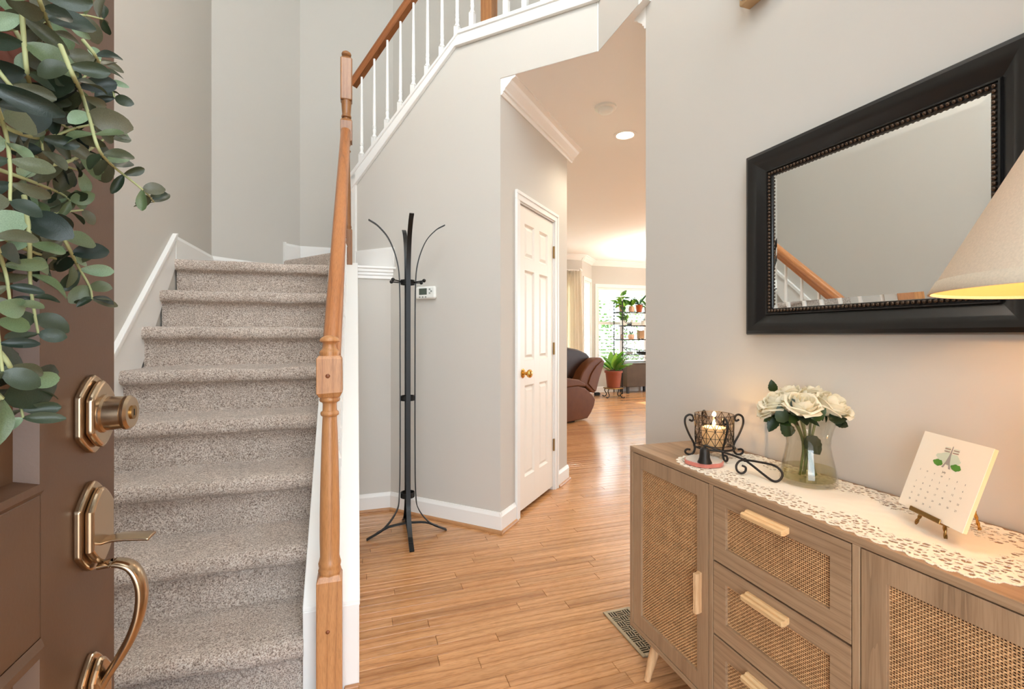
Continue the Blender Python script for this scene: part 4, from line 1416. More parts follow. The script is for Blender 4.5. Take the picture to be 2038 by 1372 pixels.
so_ = bpy.data.objects.new('can_light', sd2); col.objects.link(so_); so_.location = (1.911, 3.066, ZC - 0.012)
rg = thing('floor_register', 'bronze floor register with basket weave grille under the console', 'register', (1.03, 1.585, 0))
gx0, gx1, gy0, gy1 = 0.970, 1.094, 1.440, 1.726
m = MB()
m.box(gx0, gx0 + 0.014, gy0, gy1, 0.0005, 0.006); m.box(gx1 - 0.014, gx1, gy0, gy1, 0.0005, 0.006)
m.box(gx0 + 0.014, gx1 - 0.014, gy0, gy0 + 0.014, 0.0005, 0.006); m.box(gx0 + 0.014, gx1 - 0.014, gy1 - 0.014, gy1, 0.0005, 0.006)
part('rim', m, BRONZE, rg, bevel=0.002)
part('duct_shadow', MB().box(gx0 + 0.01, gx1 - 0.01, gy0 + 0.01, gy1 - 0.01, 0.0004, 0.0012), DARK, rg)
m = MB()
nx, ny_ = 3, 8
cxs, cys = (gx1 - gx0 - 0.028) / nx, (gy1 - gy0 - 0.028) / ny_
for i in range(nx):
    for j in range(ny_):
        a, b = gx0 + 0.014 + i * cxs, gy0 + 0.014 + j * cys
        for q in range(4):
            if (i + j) % 2:
                m.box(a + q * cxs / 3 - 0.0019, a + q * cxs / 3 + 0.0019, b, b + cys, 0.0012, 0.005)
            else:
                m.box(a, a + cxs, b + q * cys / 3 - 0.0019, b + q * cys / 3 + 0.0019, 0.0012, 0.005)
part('grille', m, BRONZE, rg, fix=False)
ch = thing('door_chime', 'small tan chime box high on the foyer wall', 'chime', (XR, 1.19, 2.25))
part('case', MB().box(XR - 0.045, XR, 1.135, 1.245, 2.243, 2.42), CHIME, ch, bevel=0.004)
part('front_cover', MB().box(XR - 0.052, XR - 0.044, 1.145, 1.235, 2.255, 2.41), PLASTIC, ch, bevel=0.003)

# ------------------------------------------------------------------ candle holder, coaster, snuffer
HX, HY2 = 1.095, 1.230
cu = Vector((math.cos(YAW), -math.sin(YAW), 0)); cv = Vector((math.sin(YAW), math.cos(YAW), 0))
ch_ = thing('candle_holder', 'wrought iron candle holder with scrolled legs and mosaic glass cup', 'candle holder', (HX, HY2, ZR))
H0 = Vector((HX, HY2, ZR))
prof = [(0.069, 0.118), (0.067, 0.111), (0.072, 0.108), (0.078, 0.114), (0.072, 0.121)]
prof = [(0.080, 0.116), (0.071, 0.112), (0.066, 0.119), (0.070, 0.129), (0.080, 0.132), (0.091, 0.125), (0.094, 0.110), (0.090, 0.092), (0.079, 0.066), (0.067, 0.044), (0.0625, 0.030), (0.0635, 0.016), (0.070, 0.0065), (0.080, 0.0040), (0.090, 0.0075), (0.093, 0.0150), (0.087, 0.0205), (0.077, 0.0195)]
for d in (cu, -cu, cv, -cv):
    part('scroll_leg', MB().tube(crom([H0 + d * r + Vector((0, 0, z)) for r, z in prof], 5), 0.0034, 8), IRON, ch_, smooth=60)
part('ring', MB().tube([H0 + Vector((0.0615 * math.cos(a), 0.0615 * math.sin(a), 0.030)) for a in [2 * PI * i / 32 for i in range(32)]], 0.003, 8, True), IRON, ch_, smooth=60)
cr = MB()
for d in (cu, cv):
    cr.tube([H0 - d * 0.061 + Vector((0, 0, 0.029)), H0 + d * 0.061 + Vector((0, 0, 0.029))], 0.0024, 8)
part('cross_bar', cr, IRON, ch_)
cup = part('glass_cup', MB().lathe([(0.0, 0.0325), (0.052, 0.0325), (0.0565, 0.038), (0.0585, 0.135), (0.0560, 0.135), (0.0545, 0.040), (0.050, 0.0345), (0.0, 0.0345)], HX, HY2, ZR, 40, False), AMBER, ch_, smooth=50)
lt = MB()
def cyl(a, z):
    r = 0.0575 + 0.0015 * (z - 0.04) / 0.095
    return Vector((HX + r * math.cos(a), HY2 + r * math.sin(a), ZR + z))
for i in range(14):
    a = 2 * PI * i / 14
    for s in (1, -1):
        lt.tube([cyl(a + s * 2 * PI * 2 * q / 14 / 12, 0.040 + 0.094 * q / 12) for q in range(13)], 0.0009, 4)
    lt.tube([cyl(a, 0.040), cyl(a, 0.134)], 0.0008, 4)
for zz in (0.040, 0.0635, 0.087, 0.1105, 0.134):
    lt.tube([cyl(2 * PI * i / 40, zz) for i in range(40)], 0.0010, 4, True)
part('lattice', lt, IRON, cup, fix=False)
cd = thing('pillar_candle', 'lit ivory pillar candle inside the mosaic glass cup', 'candle', (HX, HY2, ZR + 0.036))
part('wax', MB().lathe([(0.0, 0.036), (0.036, 0.036), (0.037, 0.085), (0.034, 0.092), (0.0, 0.086)], HX, HY2, ZR, 28, False), WAX, cd, smooth=50)
part('wick', MB().tube([(HX, HY2, ZR + 0.085), (HX + 0.001, HY2, ZR + 0.097)], 0.001, 6), DARK, cd)
part('flame', MB().lathe([(0.0, 0.094), (0.004, 0.098), (0.0052, 0.103), (0.0035, 0.112), (0.0, 0.120)], HX, HY2, ZR, 12, False), FLAME, cd, smooth=180)
pl_ = bpy.data.lights.new('candle_light', 'POINT'); pl_.energy = 0.7; pl_.color = (1, 0.6, 0.25); pl_.shadow_soft_size = 0.006
po_ = bpy.data.objects.new('candle_light', pl_); col.objects.link(po_); po_.location = (HX, HY2, ZR + 0.122)

cs_ = thing('coaster', 'round coaster with pink glitter rim on the runner', 'coaster', (0.998, 1.165, ZR))
vs = []
oc = [(0.0545 + 0.0014 * math.sin(5 * a) + 0.0008 * math.sin(9 * a + 1), a) for a in [2 * PI * i / 48 for i in range(48)]]
part('rim', MB().pz([(0.998 + r * math.cos(a), 1.165 + r * math.sin(a)) for r, a in oc], ZR, ZR + 0.0115), PINK, cs_, bevel=0.0015)
part('clear_top', MB().pz([(0.998 + (r - 0.003) * math.cos(a), 1.165 + (r - 0.003) * math.sin(a)) for r, a in oc], ZR + 0.0115, ZR + 0.0135), SLABW, cs_)
sn = thing('candle_snuffer', 'dark iron candle snuffer with bell cup and looped handle', 'snuffer', (0.972, 1.130, ZR + 0.0136))
part('bell_cup', MB().lathe([(0.0, 0.0), (0.0205, 0.0), (0.0200, 0.003), (0.0172, 0.008), (0.0150, 0.016), (0.0140, 0.030), (0.0130, 0.038), (0.0095, 0.043), (0.0045, 0.045), (0.0, 0.046)], 0.972, 1.130, ZR + 0.0136, 24, False), IRON, sn, smooth=50)
b0 = Vector((0.972, 1.130, ZR + 0.0136 + 0.044))
hp = [b0, b0 + Vector((0.004, 0.0, 0.006)), pw(1432, 898, 1.372), pw(1460, 907, 1.345), pw(1481, 915, 1.325), pw(1505, 919, 1.30), pw(1538, 926, 1.262), pw(1553, 936, 1.25), pw(1557, 947, 1.242), pw(1550, 957, 1.238), pw(1538, 957.5, 1.245), pw(1520, 945, 1.27), pw(1500, 929, 1.30), pw(1484, 917, 1.322)]
part('handle', MB().tube(crom(hp, 6), 0.0031, 8), IRON, sn, smooth=60)
scp = [pw(1483, 916, 1.320), pw(1472, 918, 1.318), pw(1465.5, 927, 1.316), pw(1467, 937, 1.314), pw(1475, 942.5, 1.312), pw(1483, 939, 1.310), pw(1484, 931, 1.310), pw(1477, 927, 1.312)]
part('curl', MB().tube(crom(scp, 6), 0.0030, 8), IRON, sn, smooth=60)
part('collar', MB().sphere(tuple(pw(1482.5, 916, 1.322)), 0.0058, 10, 8), IRON, sn, smooth=60)

# ------------------------------------------------------------------ vase and roses
VX, VY = 1.134, 0.931
vase = thing('glass_vase', 'flared clear glass vase on the lace runner', 'vase', (VX, VY, ZR))
vo = [(0.0, 0.0), (0.063, 0.0), (0.0665, 0.006), (0.0655, 0.022), (0.060, 0.050), (0.054, 0.078), (0.0505, 0.100), (0.0520, 0.120), (0.0580, 0.145), (0.0675, 0.170)]
vi = [(0.0665, 0.1705), (0.0565, 0.145), (0.0505, 0.120), (0.0490, 0.100), (0.0525, 0.078), (0.0585, 0.050), (0.0635, 0.022), (0.0620, 0.012), (0.0, 0.010)]
part('body', MB().lathe(vo + vi, VX, VY, ZR, 48, False), GLASS, vase, smooth=60)
wt = solo('vase_water', MB().lathe([(0.0, 0.0105), (0.0615, 0.0125), (0.0630, 0.022), (0.0600, 0.040), (0.0, 0.040)], VX, VY, ZR, 40, False), WATER, (VX, VY, ZR), 'shallow yellowish water in the glass vase', 'water', smooth=40)

def petal_mesh(name, R, Hh, span, lip, close=0.62, n=8, mrow=8):
    vs, fs = [], []
    for j in range(mrow + 1):
        v = j / mrow
        for i in range(n + 1):
            u = -1 + 2 * i / n
            a = u * span * (0.5 + 0.5 * math.sin(PI * min(v * 0.7 + 0.2, 1)))
            r = R * (0.10 + 0.90 * math.sin(PI * (0.06 + close * v)))
            z = Hh * (v - 0.16 * v * abs(u) ** 2.4)
            if v > 0.7:
                q = (v - 0.7) / 0.3
                r += lip * q * q
                z -= lip * 0.8 * q * q
            r += 0.0008 * math.sin(u * 5 + R * 900)
            vs.append((r * math.cos(a), r * math.sin(a), z))
    for j in range(mrow):
        for i in range(n):
            a = j * (n + 1) + i
            fs.append((a, a + 1, a + n + 2, a + n + 1))
    m = MB().add(vs, fs).mesh(name, smooth=180)
    m.materials.append(PETAL)
    return m
PM = [petal_mesh('petal', 0.0065, 0.0400, 1.8, 0.0, 0.55), petal_mesh('petal', 0.0120, 0.0405, 1.35, 0.0005, 0.60), petal_mesh('petal', 0.0172, 0.0405, 1.15, 0.0020, 0.62), petal_mesh('petal', 0.0222, 0.0390, 1.0, 0.0050, 0.60), petal_mesh('petal', 0.0265, 0.0350, 0.95, 0.0080, 0.56), petal_mesh('petal', 0.0285, 0.0290, 0.9, 0.0090, 0.52)]
ro_leaf = None
def leaf_mesh(name, wid, tip, mat, n=7, fold=0.16, bend=0.12, serr=0.0):
    vs, fs = [], []
    for j in range(n + 1):
        v = j / n
        w = wid * (math.sin(PI * min(v ** tip, 1.0)) ** 0.75) if 0 < v < 1 else 0.0
        if v == 0:
            w = 0.02
        if serr and j % 2:
            w *= 1 - serr
        z = -bend * v * v
        for s in (-1, -0.5, 0, 0.5, 1):
            vs.append((s * w, v, z + fold * abs(s) * w - 0.05 * (1 - s * s) * 0))
    for j in range(n):
        for i in range(4):
            a = j * 5 + i
            fs.append((a, a + 1, a + 6, a + 5))
    m = MB().add(vs, fs).mesh(name, smooth=180)
    m.materials.append(mat)
    return m
ROSEL = leaf_mesh('leaf', 0.30, 0.68, RLEAF, 10, 0.2, 0.18, 0.10)

def basis(p, ydir, nrm, L_, wscale=1.0):
    y = Vector(ydir).normalized()
    z = Vector(nrm)
    z = (z - y * z.dot(y))
    if z.length < 1e-4:
        z = y.orthogonal()
    z.normalize()
    x = y.cross(z)
    return Matrix(((x.x * L_ * wscale, y.x * L_, z.x * L_, p[0]), (x.y * L_ * wscale, y.y * L_, z.y * L_, p[1]), (x.z * L_ * wscale, y.z * L_, z.z * L_, p[2]), (0, 0, 0, 1)))

tocam = (Vector((0, 0, CAMH)) - Vector((VX, VY, 0.95))).normalized()
RS = [(1548, 799, 1.235, 1.06, 'wide open white rose at the front of the bouquet, above the vase rim', (-0.45, 0.10)),
      (1596, 803, 1.175, 1.06, 'white rose in the centre front of the bouquet', (0.0, 0.55)),
      (1657, 805, 1.215, 1.12, 'white rose leaning out on the lamp side of the bouquet', (0.45, 0.50)),
      (1570, 783, 1.300, 1.0, 'white rose at the back of the bouquet on the candle side', (-0.25, -0.2)),
      (1619, 783, 1.300, 1.0, 'white rose at the back of the bouquet, middle', (0.15, -0.2)),
      (1528, 810, 1.255, 0.80, 'small drooping white rose at the candle end of the bouquet', (-1.3, 0.0))]
RS[0] = RS[0][:4] + ('large white rose second from the candle end of the bouquet',) + RS[0][5:]
rr_ = random.Random(11)
for px_, py_, d_, s_, lab, (sx, sf) in RS:
    c = pw(px_, py_, d_)
    ax_ = (Vector((0, 0, 1)) + cu * sx - cv * sf).normalized()
    base = c - ax_ * 0.026 * s_ - Vector((0, 0, 0.004))
    ro = thing('rose', lab, 'rose', tuple(base), 0, 'white roses in the vase')
    Q = ax_.to_track_quat('Z', 'Y').to_matrix().to_4x4()
    for lvl, (cnt, mi) in enumerate(((2, 0), (3, 1), (4, 2), (4, 3), (5, 4), (4, 5))):
        for q in range(cnt):
            an = 2 * PI * (q / cnt) + lvl * 0.7 + rr_.uniform(-0.12, 0.12)
            S = s_ * 1.24 * rr_.uniform(0.95, 1.06)
            Mx = Matrix.Translation(base) @ Q @ Matrix.Rotation(an, 4, 'Z') @ Matrix.Scale(S, 4)
            link('petal', PM[mi], PETAL, ro, WM[ro].inverted() @ Mx)
    foot = Vector((VX + rr_.uniform(-0.03, 0.03), VY + rr_.uniform(-0.03, 0.03), ZR + 0.016))
    neck = Vector((VX + (base.x - VX) * 0.15, VY + (base.y - VY) * 0.15, ZR + 0.105))
    rim_ = Vector((VX + (base.x - VX) * 0.55, VY + (base.y - VY) * 0.55, ZR + 0.172))
    part('stem', MB().tube(crom([base + ax_ * 0.004, rim_, neck, foot], 6), 0.0032, 8), RSTEM, ro, smooth=60)
    for q in range(6):
        an = rr_.uniform(0, 2 * PI)
        dr = (ax_ * -0.15 + Vector((math.cos(an), math.sin(an), -0.1))).normalized()
        dr = (dr + (base - Vector((VX, VY, base.z))) * 9).normalized()
        link('leaf', ROSEL, RLEAF, ro, WM[ro].inverted() @ basis(base - ax_ * 0.004 + dr * 0.006, dr, ax_, rr_.uniform(0.034, 0.05)))
    for q in range(5):
        an = 2 * PI * q / 5
        dr = Q.to_3x3() @ Vector((math.cos(an), math.sin(an), -0.25))
        link('sepal', ROSEL, RLEAF, ro, WM[ro].inverted() @ basis(base + dr * 0.003, dr, ax_, 0.026, 0.5))
    if px_ == 1596:
        for lx, ly, ld_, tx, ty, L_ in ((1606, 868, 1.222, 1622, 890, 0.060), (1560, 842, 1.20, 1552, 812, 0.048), (1590, 828, 1.17, 1582, 806, 0.046), (1575, 868, 1.24, 1562, 848, 0.05), (1616, 836, 1.17, 1632, 822, 0.044), (1650, 836, 1.19, 1692, 826, 0.05), (1660, 836, 1.20, 1684, 846, 0.04), (1545, 832, 1.24, 1530, 858, 0.042), (1548, 828, 1.25, 1518, 838, 0.04), (1540, 780, 1.31, 1537, 766, 0.035)):
            p = pw(lx, ly, ld_)
            link('leaf', ROSEL, RLEAF, ro, WM[ro].inverted() @ basis(p, pw(tx, ty, ld_ - 0.005) - p, tocam + Vector((0, 0, 0.3)), L_, 1.2))

# ------------------------------------------------------------------ calendar on its easel
BLc = Vector((1.095, 0.689, 0.795)); uc = Vector((-0.403, -0.915, 0)).normalized(); nc = Vector((0.915, -0.403, 0)).normalized()
tau = math.radians(19.2)
upc = Vector((0, 0, math.cos(tau))) + nc * math.sin(tau)
bkc = nc * math.cos(tau) - Vector((0, 0, math.sin(tau)))
CM = Matrix(((uc.x, upc.x, -bkc.x, BLc.x), (uc.y, upc.y, -bkc.y, BLc.y), (uc.z, upc.z, -bkc.z, BLc.z), (0, 0, 0, 1)))   # x along card, y up, z to the viewer
CW, CL = 0.158, 0.162
ca = thing('desk_calendar', 'cream desk calendar card with a tower drawing on the brass easel', 'calendar', tuple(BLc + uc * CW / 2))
part('card', MB(CM).box(0, CW, 0, CL, -0.0012, 0.0), PAPER, ca)
part('card_stack', MB(CM).box(0.001, CW - 0.0005, 0.0005, CL - 0.0005, -0.0085, -0.0012), PAGES, ca)
def txt(s, x, y, size, mat, nm='numeral'):
    cu_ = bpy.data.curves.new(nm, 'FONT')
    cu_.body = s
    cu_.size = size
    cu_.align_x = 'CENTER'
    cu_.align_y = 'CENTER'
    cu_.materials.append(mat)
    tmp = bpy.data.objects.new(nm, cu_)
    me = bpy.data.meshes.new_from_object(tmp)
    bpy.data.objects.remove(tmp)
    if not me.materials:
        me.materials.append(mat)
    return link(nm, me, mat, ca, WM[ca].inverted() @ CM @ Matrix.Translation((x, y, 0.0003)))
gx = [0.024 + i * 0.0178 for i in range(7)]
for i, s in enumerate('SMTWTFS'):
    txt(s, gx[i], 0.083, 0.0048, INK, 'weekday_letter')
dn = 1
for r in range(5):
    for i in range(7):
        if r == 0 and i == 0:
            continue
        if dn > 31:
            break
        txt(str(dn), gx[i], 0.0700 - r * 0.0128, 0.0048, INK)
        dn += 1
txt('July', 0.079, 0.0925, 0.0058, INK, 'month_name')
pr_ = MB(CM)
def flat(pts, mat, nm, zo=0.0003):
    m = MB(CM)
    m.add([(x, y, zo) for x, y in pts], [tuple(range(len(pts)))])
    part(nm, m, mat, ca, fix=False)
def blob(cx_, cy_, rx, ry, n=18, w=0.12):
    return [(cx_ + rx * math.cos(2 * PI * i / n) * (1 + w * math.sin(5 * i)), cy_ + ry * math.sin(2 * PI * i / n) * (1 + w * math.cos(4 * i))) for i in range(n)]
tx = 0.079
flat(blob(tx - 0.001, 0.120, 0.028, 0.012), INKL, 'printed_backdrop', 0.0002)
flat(blob(tx - 0.021, 0.1075, 0.0115, 0.0065), INKG, 'printed_bush', 0.0004)
flat(blob(tx + 0.021, 0.1075, 0.0115, 0.0065), INKG, 'printed_bush', 0.0004)
flat([(tx - 0.0105, 0.101), (tx - 0.006, 0.101), (tx - 0.0035, 0.1085), (tx + 0.0035, 0.1085), (tx + 0.006, 0.101), (tx + 0.0105, 0.101), (tx + 0.005, 0.113), (tx + 0.0022, 0.126), (tx + 0.0006, 0.146), (tx - 0.0006, 0.146), (tx - 0.0022, 0.126), (tx - 0.005, 0.113)], INKT, 'printed_tower', 0.0005)
for sx in (-1, 1):
    a = tx + sx * 0.010
    for q in range(4):
        flat([(a - 0.0065, 0.1325 + q * 0.0026), (a + 0.0065, 0.1325 + q * 0.0026 + 0.0006), (a + 0.0065, 0.1338 + q * 0.0026 + 0.0006), (a - 0.0065, 0.1338 + q * 0.0026)], INKR if q % 2 == 0 else INKL, 'printed_flag', 0.0004)
ez = thing('easel', 'small twisted brass easel holding the calendar', 'easel', (1.07, 0.617, ZR))
part('ledge', MB(CM).box(0.040, 0.116, -0.003, 0.0, -0.014, 0.007).box(0.040, 0.116, -0.003, 0.0065, 0.004, 0.0072), BRASSA, ez, bevel=0.0015)
def twist(a, b, r=0.0026):
    a, b = Vector(a), Vector(b)
    m = MB()
    d = (b - a).normalized()
    e = d.orthogonal().normalized(); g = d.cross(e)
    for ph in (0, PI):
        pts = []
        for i in range(25):
            t = i / 24
            an = ph + t * (b - a).length / 0.0045
            pts.append(a.lerp(b, t) + (e * math.cos(an) + g * math.sin(an)) * r * 0.55)
        m.tube(pts, r * 0.75, 6)
    return m
top = BLc + uc * 0.079 + upc * 0.135 - Vector((0, 0, 0)) + bkc * 0.012
f1, f2, f3 = Vector((1.088, 0.652, ZR + 0.002)), Vector((1.060, 0.585, ZR + 0.002)), Vector((1.172, 0.590, ZR + 0.002))
for a, b in ((BLc + uc * 0.050 + bkc * 0.011, f1), (BLc + uc * 0.106 + bkc * 0.011, f2)):
    part('front_leg', twist(a + (top - a) * 0.0, b), BRASSA, ez, smooth=60, fix=False)
    part('back_bar', MB().tube([a, top], 0.0024, 8), BRASSA, ez)
part('rear_leg', twist(top, f3), BRASS, ez, smooth=60, fix=False)

# ------------------------------------------------------------------ eucalyptus wreath on the entry door
WYC, WZC, WR = 0.320, 1.450, 0.225
wr = thing('eucalyptus_wreath', 'eucalyptus wreath hanging on the open brown entry door', 'wreath', (DX + 0.02, WYC, WZC))
for q in range(5):
    rv_ = random.Random(q)
    ph = rv_.uniform(0, 6)
    pts = [(DX + 0.030 + 0.014 * math.sin(7 * a + ph), WYC + (WR + 0.016 * math.cos(9 * a + ph)) * math.cos(a), WZC + (WR + 0.016 * math.cos(9 * a + ph)) * math.sin(a)) for a in [2 * PI * i / 90 for i in range(90)]]
    part('grapevine', MB().tube(pts, 0.007, 7, True), VINE, wr, smooth=60)
def wp(px_, py_, off):
    l = (px_ - 1019) / FPX
    d = (DX + off) / (l * math.cos(YAW) + math.sin(YAW))
    return pw(px_, py_, d)
def round_leaf(wid, peak, fold, bend, n=9):
    vs, fs = [], []
    for j in range(n + 1):
        v = j / n
        w = wid * math.sqrt(max(0.0, math.sin(PI * v ** peak))) if 0 < j < n else (0.025 if j == 0 else 0.04)
        for q_ in (-1, -0.5, 0, 0.5, 1):
            vs.append((q_ * w, v, -bend * v * v + fold * abs(q_) ** 1.5 * w + 0.015 * math.sin(9 * v + 3 * q_)))
    for j in range(n):
        for i in range(4):
            a = j * 5 + i
            fs.append((a, a + 1, a + 6, a + 5))
    m = MB().add(vs, fs).mesh('leaf', smooth=180)
    m.materials.append(LEAF)
    return m
LM = [round_leaf(0.30, 1.2, 0.35, 0.22), round_leaf(0.24, 1.35, 0.5, -0.18), round_leaf(0.35, 1.1, 0.2, 0.32), round_leaf(0.20, 1.3, 0.6, 0.4)]
def put_leaf(stem, p, dr, nrm, L_, i):
    link('leaf', LM[i], LEAF, stem, WM[stem].inverted() @ basis(p, dr, nrm, L_))
STEMS = [([(62, -40), (78, 0), (100, 55), (130, 112), (147, 142)], 0.095, 1.0), ([(120, 90), (145, 150), (162, 185), (178, 235), (198, 300), (230, 335), (262, 360), (292, 385), (306, 402)], 0.105, 0.95),
         ([(165, 80), (190, 112), (205, 145), (222, 172), (228, 195)], 0.085, 0.8), ([(40, -20), (52, 130), (62, 175), (75, 225), (85, 300)], 0.075, 1.15), ([(105, 430), (135, 490), (155, 530), (178, 570), (184, 596)], 0.065, 0.95),
         ([(48, 390), (58, 470), (60, 560), (68, 620), (76, 664)], 0.075, 1.2), ([(-10, 690), (20, 730), (35, 785), (46, 832)], 0.080, 1.15), ([(-50, 560), (-15, 600), (-5, 660), (5, 740)], 0.095, 1.3),
         ([(-10, 335), (60, 360), (120, 385), (140, 400)], 0.055, 1.15), ([(0, 285), (50, 305), (110, 325), (160, 340)], 0.065, 1.15), ([(-20, 60), (40, 55), (100, 40), (160, 30), (205, 38)], 0.055, 1.1),
         ([(-20, 120), (30, 180), (90, 230), (150, 262)], 0.065, 1.2), ([(0, 470), (60, 500), (110, 515), (140, 525)], 0.055, 1.1), ([(-10, 430), (50, 440), (110, 425), (165, 418)], 0.055, 1.0),
         ([(-20, 230), (30, 262), (90, 275), (150, 255), (205, 244)], 0.085, 1.0), ([(-60, 100), (-20, 180), (10, 260), (20, 330), (20, 400)], 0.10, 1.3), ([(-60, 420), (-20, 460), (10, 540), (20, 600)], 0.10, 1.35), ([(60, 170), (110, 190), (160, 160), (200, 120)], 0.07, 0.9),
         ([(30, 60), (60, 110), (100, 150), (130, 170)], 0.05, 1.15), ([(90, 330), (140, 320), (190, 290), (225, 262)], 0.075, 0.95)]
rw_ = random.Random(21)
wcam = Vector((0, 0, CAMH))
for pts, off, ls in STEMS:
    P3 = [wp(x, y, off + 0.01 * math.sin(i * 2.1)) for i, (x, y) in enumerate(pts)]
    path = crom(P3, 6)
    n = len(path)
    st = part('stem', MB().tube(path, [0.0017 - 0.0009 * i / n for i in range(n)], 7), STEMM, wr, smooth=60)
    acc, last, side = 0.0, path[0], 1
    for i in range(1, n):
        acc += (path[i] - last).length
        last = path[i]
        if acc > 0.0175 or i == n - 1:
            acc = 0.0
            tdir = (path[i] - path[i - 1]).normalized()
            view = (wcam - path[i]).normalized()
            sd_v = tdir.cross(view).normalized()
            for s in (1, -1):
                dr = sd_v * s * rw_.uniform(0.7, 1.1) + tdir * rw_.uniform(0.0, 0.8) + view * rw_.uniform(-0.45, 0.45)
                nr = view + Vector((rw_.uniform(-1, 1), rw_.uniform(-1, 1), rw_.uniform(-0.3, 1.1))) * 0.75
                tap = 1.0 - 0.35 * i / n
                put_leaf(st, path[i], dr, nr, rw_.uniform(0.020, 0.034) * min(ls, 1.02) * tap, rw_.randrange(4))
for q in range(15):                                       # the rest of the ring, beyond the frame
    a0 = math.radians(75 + q * 14)
    c0 = Vector((DX + 0.035, WYC + WR * math.cos(a0), WZC + WR * math.sin(a0)))
    dr0 = Vector((rw_.uniform(0.1, 0.3), -math.sin(a0) * 0.6 + math.cos(a0) * 0.55, math.cos(a0) * 0.6 + math.sin(a0) * 0.55)).normalized()
    path = [c0 + dr0 * 0.020 * i + Vector((0.0005 * i * i * 0.3, 0, -0.0006 * i * i)) for i in range(8)]
    st = part('stem', MB().tube(path, 0.0018, 6), STEMM, wr, smooth=60)
    for i in range(1, 8):
        for s in (1, -1):
            sd_v = dr0.cross(Vector((1, 0, 0))).normalized()
            put_leaf(st, path[i], sd_v * s + dr0 * rw_.uniform(0, 0.8) + Vector((rw_.uniform(-0.1, 0.6), 0, 0)), Vector((1, rw_.uniform(-0.6, 0.6), rw_.uniform(-0.6, 0.6))), rw_.uniform(0.03, 0.05), rw_.randrange(4))

# ------------------------------------------------------------------ living room
def onpl(px_, py_, p0, n):
    r = pw(px_, py_, 1.0) - Vector((0, 0, CAMH))
    c = Vector((0, 0, CAMH))
    n = Vector(n)
    return c + r * ((Vector(p0) - c).dot(n) / r.dot(n))

ru = Vector((0.9, 0.436, 0)).normalized(); rn_ = Vector((-0.436, 0.9, 0)).normalized()
RP = Vector((2.62, 5.55, 0))
rec = thing('recliner', 'brown leather recliner seen from the side in the living room', 'recliner', (2.75, 5.95, 0))
def slabp(pts, y0, y1, inset=0.0):
    a = [onpl(x, y, RP, rn_) for x, y in pts]
    m = MB()
    n = len(a)
    m.add([p + rn_ * y0 for p in a] + [p + rn_ * y1 for p in a], [tuple(range(n))[::-1], tuple(range(n, 2 * n))] + [(i, (i + 1) % n, n + (i + 1) % n, n + i) for i in range(n)])
    return m
arm = [(1060, 800), (1068, 776), (1090, 769), (1127, 771), (1150, 768), (1166, 773), (1180, 786), (1185.5, 795), (1183, 808), (1177, 822), (1170, 833), (1127, 842), (1090, 846), (1066, 842)]
part('arm_panel', slabp(arm, 0.0, 0.14), LEATHER, rec, bevel=0.018, seg=4, smooth=60)
part('arm_panel', slabp(arm, 0.76, 0.90), LEATHER, rec, bevel=0.018, seg=4, smooth=60)
pad = [(1062, 770), (1075, 757), (1100, 753), (1130, 753), (1152, 756), (1164, 763), (1165, 770), (1150, 769), (1127, 772), (1075, 778)]
part('arm_pad', slabp(pad, -0.015, 0.16), LEATHER, rec, bevel=0.02, seg=4, smooth=60)
part('arm_pad', slabp(pad, 0.745, 0.915), LEATHER, rec, bevel=0.02, seg=4, smooth=60)
wing = [(1156, 758), (1163, 740), (1175, 724), (1189, 713), (1199, 712), (1204, 716), (1203, 726), (1195, 752), (1187, 783), (1180, 781), (1166, 768)]
part('back_wing', slabp(wing, 0.02, 0.17), LEATHER, rec, bevel=0.02, seg=4, smooth=60)
part('back_wing', slabp(wing, 0.73, 0.88), LEATHER, rec, bevel=0.02, seg=4, smooth=60)
wing2 = [(1172, 764), (1178, 745), (1188, 729), (1199, 719), (1203.5, 718), (1202, 728), (1194, 752), (1187, 780), (1182, 776)]
part('wing_facing', slabp(wing2, 0.004, 0.03), LEATHER, rec, bevel=0.006, seg=2, smooth=60)
for q in range(3):
    a, b = 0.15 + q * 0.20, 0.15 + (q + 1) * 0.20 - 0.004
    head = [(1120, 722), (1122, 702), (1134, 694), (1150, 692.5), (1168, 696), (1186, 704), (1193, 712), (1180, 728), (1168, 744), (1160, 757), (1140, 752), (1126, 742)]
    part('head_cushion', slabp(head, a, b), LEATHERD, rec, bevel=0.03, seg=4, smooth=80)
part('seat_cushion', slabp([(1070, 752), (1085, 741), (1120, 738), (1148, 742), (1158, 760), (1150, 775), (1075, 775)], 0.15, 0.75), LEATHERD, rec, bevel=0.03, seg=4, smooth=80)
part('seat_base', slabp([(1072, 772), (1172, 778), (1172, 826), (1072, 836)], 0.12, 0.78), LEATHER, rec, bevel=0.01)
for x, dy in ((1133, 0.10), (1085, 0.10), (1133, 0.8), (1165, 0.5)):
    p = onpl(x, 842, RP + rn_ * dy, rn_)
    part('foot', MB().box(p.x - 0.03, p.x + 0.05, p.y - 0.03, p.y + 0.03, 0.0, p.z + 0.02).box(p.x - 0.06, p.x + 0.07, p.y - 0.02, p.y + 0.02, 0.0, 0.02), RUBBER, rec)

